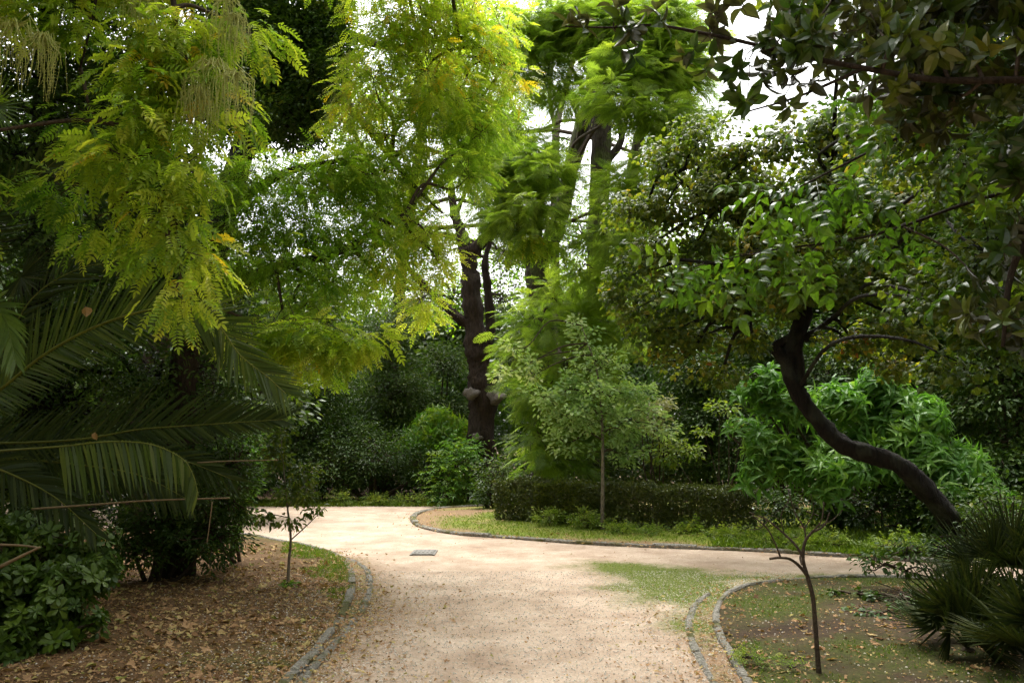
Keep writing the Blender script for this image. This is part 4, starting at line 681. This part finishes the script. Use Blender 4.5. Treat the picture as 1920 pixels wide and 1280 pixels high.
# broad green sprays in front of the round leaved crown
BL=rv(lambda:pinnate(4,.36,.24,.25,leaf=leaf11(.24,.12,.35)),3)
tree('broad_leaved_tree','loose sprays of large pointed green leaves in front of the round leaved crown','tree',
 [[(2200,1250,6.2,.08),(2180,800,6.2,.07),(2100,400,6.1,.05),(1980,180,5.9,.03),(1850,180,5.85,.02),(1700,250,5.7,.012),(1500,350,5.6,.005)],[(2050,330,6,.02),(1850,370,6,.014),(1640,440,5.9,.009),(1440,470,5.8,.005),(1300,500,5.8,.002)],[(1900,190,5.85,.012),(1780,95,5.8,.008),(1640,130,5.8,.004)]],
 [(1720,250,5.7,90,40,.25),(1600,330,5.6,80,35,.25),(1470,370,5.6,60,18,.2),(1690,110,5.8,60,40,.25),(1600,190,5.8,40,45,.2),(1800,300,5.8,60,40,.3),(1540,470,5.8,80,22,.2,-.1),(1400,475,5.8,70,14,.15,-.1),(1640,420,5.9,80,35,.3,-.15),(1840,530,5.5,30,20,.15,.2),(1320,495,5.8,30,8,.1)],
 BL,.34,2.0,M['magnolia_green'],M['bark_brown'],dens=9,sub=.16,droop=.35,upn=.6,limb=(.008,.003),tr=(.004,.0015),trough=.05)
# ---- palms
def frond(e,pts,Lmax,mat,n=62,face=(0,-1,.25),w=.0115,rr=.014,up=1.0,down=1.0,grav=.12,prof=None,start=.08,fwd=.75,name='frond',rm='palm_bright'):
    """feather frond: arched rachis with stiff leaflets on both sides"""
    p,_=smooth_path(px_path(pts),[1]*len(pts),12); m=len(p); s=np.concatenate([[0],np.cumsum(np.linalg.norm(np.diff(p,axis=0),axis=1))]); s/=s[-1]
    mb=MB(); rb=MB(); tube(rb,p,rr*(1-.8*s),6,1,sm=False,tint=1.); tg=np.gradient(p,axis=0); face=np.array(face,float)
    for side,am in ((1,up),(-1,down)):
        if am<=0: continue
        for k in range(n):
            t=start+(1-start)*(k+R.uniform(-.15,.15))/n; t=min(max(t,0),.999)
            c=np.array([np.interp(t,s,p[:,j]) for j in range(3)]); T_=np.array([np.interp(t,s,tg[:,j]) for j in range(3)]); T_/=np.linalg.norm(T_)
            S_=np.cross(face,T_); S_/=np.linalg.norm(S_); S_*=side
            if S_[2]*1.0<0 and side>0: pass
            ln=Lmax*am*(math.sin(math.pi*(.12+.80*t))**.6)*R.uniform(.85,1.08)
            ff=fwd+1.2*t*t; d=T_*ff+S_*(1.0)+np.array([0,0,-grav])+face/np.linalg.norm(face)*R.uniform(-.05,.45)*.6+R.normal(0,.05,3); d/=np.linalg.norm(d)
            # tapered 4 segment blade with gravity bend
            wn=np.cross(d,face+R.normal(0,.25,3)); wn/=np.linalg.norm(wn); q=c.copy(); V=[]; dd=d.copy()
            for i_ in range(5):
                ww=w*[.55,1,.9,.6,.05][i_]; V+=[q-wn*ww,q+wn*ww]; dd=dd+np.array([0,0,-grav*.22]); dd/=np.linalg.norm(dd); q=q+dd*ln/4
            f=[]
            for i_ in range(4): f+=[2*i_,2*i_+1,2*i_+3,2*i_+2]
            mb.add(V,f,[4]*4,R.random()*.9)
    o=mb.build(name,M[mat],e); rb.build('rachis',M[mat],o,smooth=True); return o
e=thing('feather_palm','big feather palm with arching dark fronds and dry stalks on the left','palm',(P(-120,900,7.6)[0],7.6,0))
tk=MB(); b0=P(-120,900,7.6); tube(tk,[np.array([b0[0],7.6,-.05]),np.array([b0[0],7.6,.7]),np.array([b0[0],7.6,1.6])],[.34,.32,.26],16,8,.18); tk.build('trunk',M['palmbark'],e,smooth=True)
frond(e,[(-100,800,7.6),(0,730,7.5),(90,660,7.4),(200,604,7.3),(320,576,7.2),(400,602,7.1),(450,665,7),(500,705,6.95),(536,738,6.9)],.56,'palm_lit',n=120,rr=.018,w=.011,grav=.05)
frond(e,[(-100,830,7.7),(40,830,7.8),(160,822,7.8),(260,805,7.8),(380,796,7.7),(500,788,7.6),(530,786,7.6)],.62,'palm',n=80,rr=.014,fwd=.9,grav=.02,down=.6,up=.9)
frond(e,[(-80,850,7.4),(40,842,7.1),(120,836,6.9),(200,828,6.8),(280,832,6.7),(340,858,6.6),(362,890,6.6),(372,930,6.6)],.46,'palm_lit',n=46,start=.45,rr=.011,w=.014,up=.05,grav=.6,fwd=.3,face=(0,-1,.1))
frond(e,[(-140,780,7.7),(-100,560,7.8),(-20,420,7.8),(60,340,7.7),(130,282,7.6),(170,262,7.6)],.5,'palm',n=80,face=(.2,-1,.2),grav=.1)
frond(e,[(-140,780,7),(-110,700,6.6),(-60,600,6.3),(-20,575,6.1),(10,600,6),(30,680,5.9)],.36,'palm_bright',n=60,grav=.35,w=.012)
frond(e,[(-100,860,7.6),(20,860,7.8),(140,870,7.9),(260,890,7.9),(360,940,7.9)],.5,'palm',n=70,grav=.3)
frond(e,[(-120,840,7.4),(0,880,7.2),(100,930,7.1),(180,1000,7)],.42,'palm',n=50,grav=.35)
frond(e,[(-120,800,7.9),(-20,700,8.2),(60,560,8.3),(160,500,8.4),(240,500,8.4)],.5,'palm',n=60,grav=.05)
frond(e,[(-120,830,8),(60,850,8.3),(200,850,8.4),(330,860,8.4),(440,900,8.4)],.5,'palm',n=60,grav=.3)
for pts,r in (([(60,954,7),(170,946,7),(280,938,7),(430,933,7)],.009),([(370,867,7.4),(430,864,7.4),(522,862,7.4)],.006),([(0,1062,5.6),(40,1042,5.6),(75,1025,5.6)],.012),([(398,940,7),(393,980,7),(388,1018,7)],.006),([(-20,1020,5.8),(40,1022,5.7),(72,1026,5.6)],.009)):
    mb=MB(); tube(mb,px_path(pts),np.linspace(r,r*.6,len(pts)),6,5); mb.build('dry_stalk',M['dead'],e,smooth=True)
def fanleaf(e,base,hub,R_,n=26,spreadA=300,mat='fan',normal=None):
    """petiole and a fan of narrow folded segments"""
    mb=MB(); base=np.array(base,float); hub=np.array(hub,float); ax=hub-base; ax/=np.linalg.norm(ax)
    mid=(base+hub)/2+np.array([0,0,.04]); pt_=MB(); tube(pt_,[base,mid,hub],[.007,.006,.005],5,4,tint=.8)
    nn=np.array([0,-.8,.6]) if normal is None else np.array(normal,float); nn=nn-ax*(nn@ax); nn/=np.linalg.norm(nn); sd=np.cross(ax,nn)
    for k in range(n):
        a=math.radians(spreadA)*(k/(n-1)-.5)+R.normal(0,.02); d=ax*math.cos(a)+sd*math.sin(a)+nn*(.25-.1*abs(a)); d/=np.linalg.norm(d); ln=R_*(1-.12*abs(a)/2)*R.uniform(.9,1.05)
        wn=np.cross(d,nn); wn/=np.linalg.norm(wn); q=hub.copy(); V=[]; dd=d.copy()
        for i_ in range(4):
            ww=.012*[.4,1,.8,.08][i_]; V+=[q-wn*ww+nn*ww*.5,q,q+wn*ww+nn*ww*.5]; dd=dd+np.array([0,0,-.06]); dd/=np.linalg.norm(dd); q=q+dd*ln/3
        f=[]
        for i_ in range(3):
            c_=3*i_; f+=[c_,c_+1,c_+4,c_+3,c_+1,c_+2,c_+5,c_+4]
        mb.add(V,f,[4]*6,R.random())
    o=mb.build('frond',M[mat],e); pt_.build('petiole',M[mat],o,smooth=True)
def fanpalm(label,px,py,n,Lp,R_,Yoff=0,tall=.25,mat='fan',spread=1.0):
    g=G(px,py); e=thing('fan_palm',label,'palm',(g[0],g[1],0),'fan palms in the lower right corner'); tk=MB()
    tube(tk,[np.array([g[0],g[1],-.05]),np.array([g[0],g[1],tall*.5]),np.array([g[0],g[1],tall])],[.06,.055,.04],10,5,.2); tk.build('trunk',M['palmbark'],e,smooth=True)
    for k in range(n):
        a=k*2.4+R.uniform(-.2,.2); el=math.radians(80-70*(k/n)*spread); d=np.array([math.cos(a)*math.cos(el),math.sin(a)*math.cos(el),math.sin(el)]); b=np.array([g[0],g[1],tall]); h=b+d*Lp*R.uniform(.75,1.1)
        nrm=np.array([-d[0]*.6,-d[1]*.6,1.0]) if R.random()<.5 else np.array([R.normal(0,.4),-1,.5]); fanleaf(e,b,h,R_*R.uniform(.85,1.1),24,R.uniform(150,220),mat,nrm)
fanpalm('low fan palm with spiky grey green leaves, nearest the kerb',1815,1235,17,.30,.46,tall=.08)
fanpalm('taller dark fan palm behind the low one at the right edge',1900,1165,15,.42,.48,tall=.24)
fanpalm('fan palm cut by the right edge of the picture, lowest corner',1975,1300,15,.36,.46,tall=.18)
# fan leaf and spiky head at the left edge
e=thing('fan_palm','fan leaved palm with stiff blue green leaves cut by the left edge','palm',(P(-160,700,8.6)[0],8.6,0)); tk=MB(); b0=P(-160,700,8.6); tube(tk,[np.array([b0[0],8.6,-.05]),np.array([b0[0],8.6,2]),P(-160,420,8.6)],[.14,.12,.1],10,8,.15); tk.build('trunk',M['palmbark'],e,smooth=True)
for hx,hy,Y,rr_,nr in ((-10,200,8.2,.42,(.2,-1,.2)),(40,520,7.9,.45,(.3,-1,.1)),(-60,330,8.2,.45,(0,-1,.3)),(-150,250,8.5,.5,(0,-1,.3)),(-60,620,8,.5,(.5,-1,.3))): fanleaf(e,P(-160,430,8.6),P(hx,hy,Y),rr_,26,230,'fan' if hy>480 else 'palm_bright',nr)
# single dry leaves caught on the palm
mb=MB(); inst(mb,dl[1],P(160,575,7.0)[None],np.array([[.2,.1,-1.]]),np.array([[0,-1,.3]]),np.array([.09]),np.array([.62])); tag(mb.build('dry_leaf',M['litter']),'orange brown dry leaf caught on the big arching palm frond','leaf')
mb=MB(); inst(mb,dl[0],P(178,810,7.2)[None],np.array([[.1,.1,-1.]]),np.array([[0,-1,.3]]),np.array([.07]),np.array([.6])); tag(mb.build('dry_leaf',M['litter']),'small dry leaf resting on the lower palm frond','leaf')
# ============================================================ SKY, SUN, CAMERA
w=bpy.data.worlds.new('World'); bpy.context.scene.world=w; w.use_nodes=True; N=w.node_tree.nodes; L=w.node_tree.links; N.clear()
SE,SR=math.radians(66),math.radians(-10)
sk=N.new('ShaderNodeTexSky'); sk.sky_type='NISHITA'; sk.sun_disc=False; sk.sun_elevation=SE; sk.sun_rotation=SR; sk.dust_density=6; sk.air_density=1.2
hs=N.new('ShaderNodeHueSaturation'); hs.inputs['Saturation'].default_value=.08; L.new(sk.outputs[0],hs.inputs['Color'])
bg=N.new('ShaderNodeBackground'); bg.inputs['Strength'].default_value=.15; L.new(hs.outputs[0],bg.inputs['Color'])
ow=N.new('ShaderNodeOutputWorld'); L.new(bg.outputs[0],ow.inputs[0])
s=bpy.data.lights.new('sun','SUN'); s.energy=1.1; s.angle=math.radians(36); s.color=(1,.95,.86); so=bpy.data.objects.new('sun',s); C.objects.link(so)
from mathutils import Vector
dv=Vector((math.sin(SR)*math.cos(SE),math.cos(SR)*math.cos(SE),math.sin(SE))); so.rotation_euler=dv.to_track_quat('Z','Y').to_euler(); so.location=(0,0,30)
cam=bpy.data.cameras.new('camera'); co=bpy.data.objects.new('camera',cam); C.objects.link(co); co.location=(0,0,CAMZ); co.rotation_euler=(math.pi/2+PITCH,0,0)
cam.sensor_width=36; cam.lens=36*F/1920; cam.clip_end=4000; cam.clip_start=.05
sc=bpy.context.scene; sc.camera=co
sc.view_settings.view_transform='Standard'; sc.view_settings.look='None'; sc.view_settings.exposure=1.76; sc.view_settings.gamma=1
sc.render.engine='CYCLES'; cy=sc.cycles; cy.max_bounces=8; cy.diffuse_bounces=4; cy.glossy_bounces=2; cy.transmission_bounces=4; cy.transparent_max_bounces=4; cy.use_denoising=True; cy.denoising_prefilter='NONE'; cy.sample_clamp_indirect=4; cy.caustics_reflective=False; cy.caustics_refractive=False
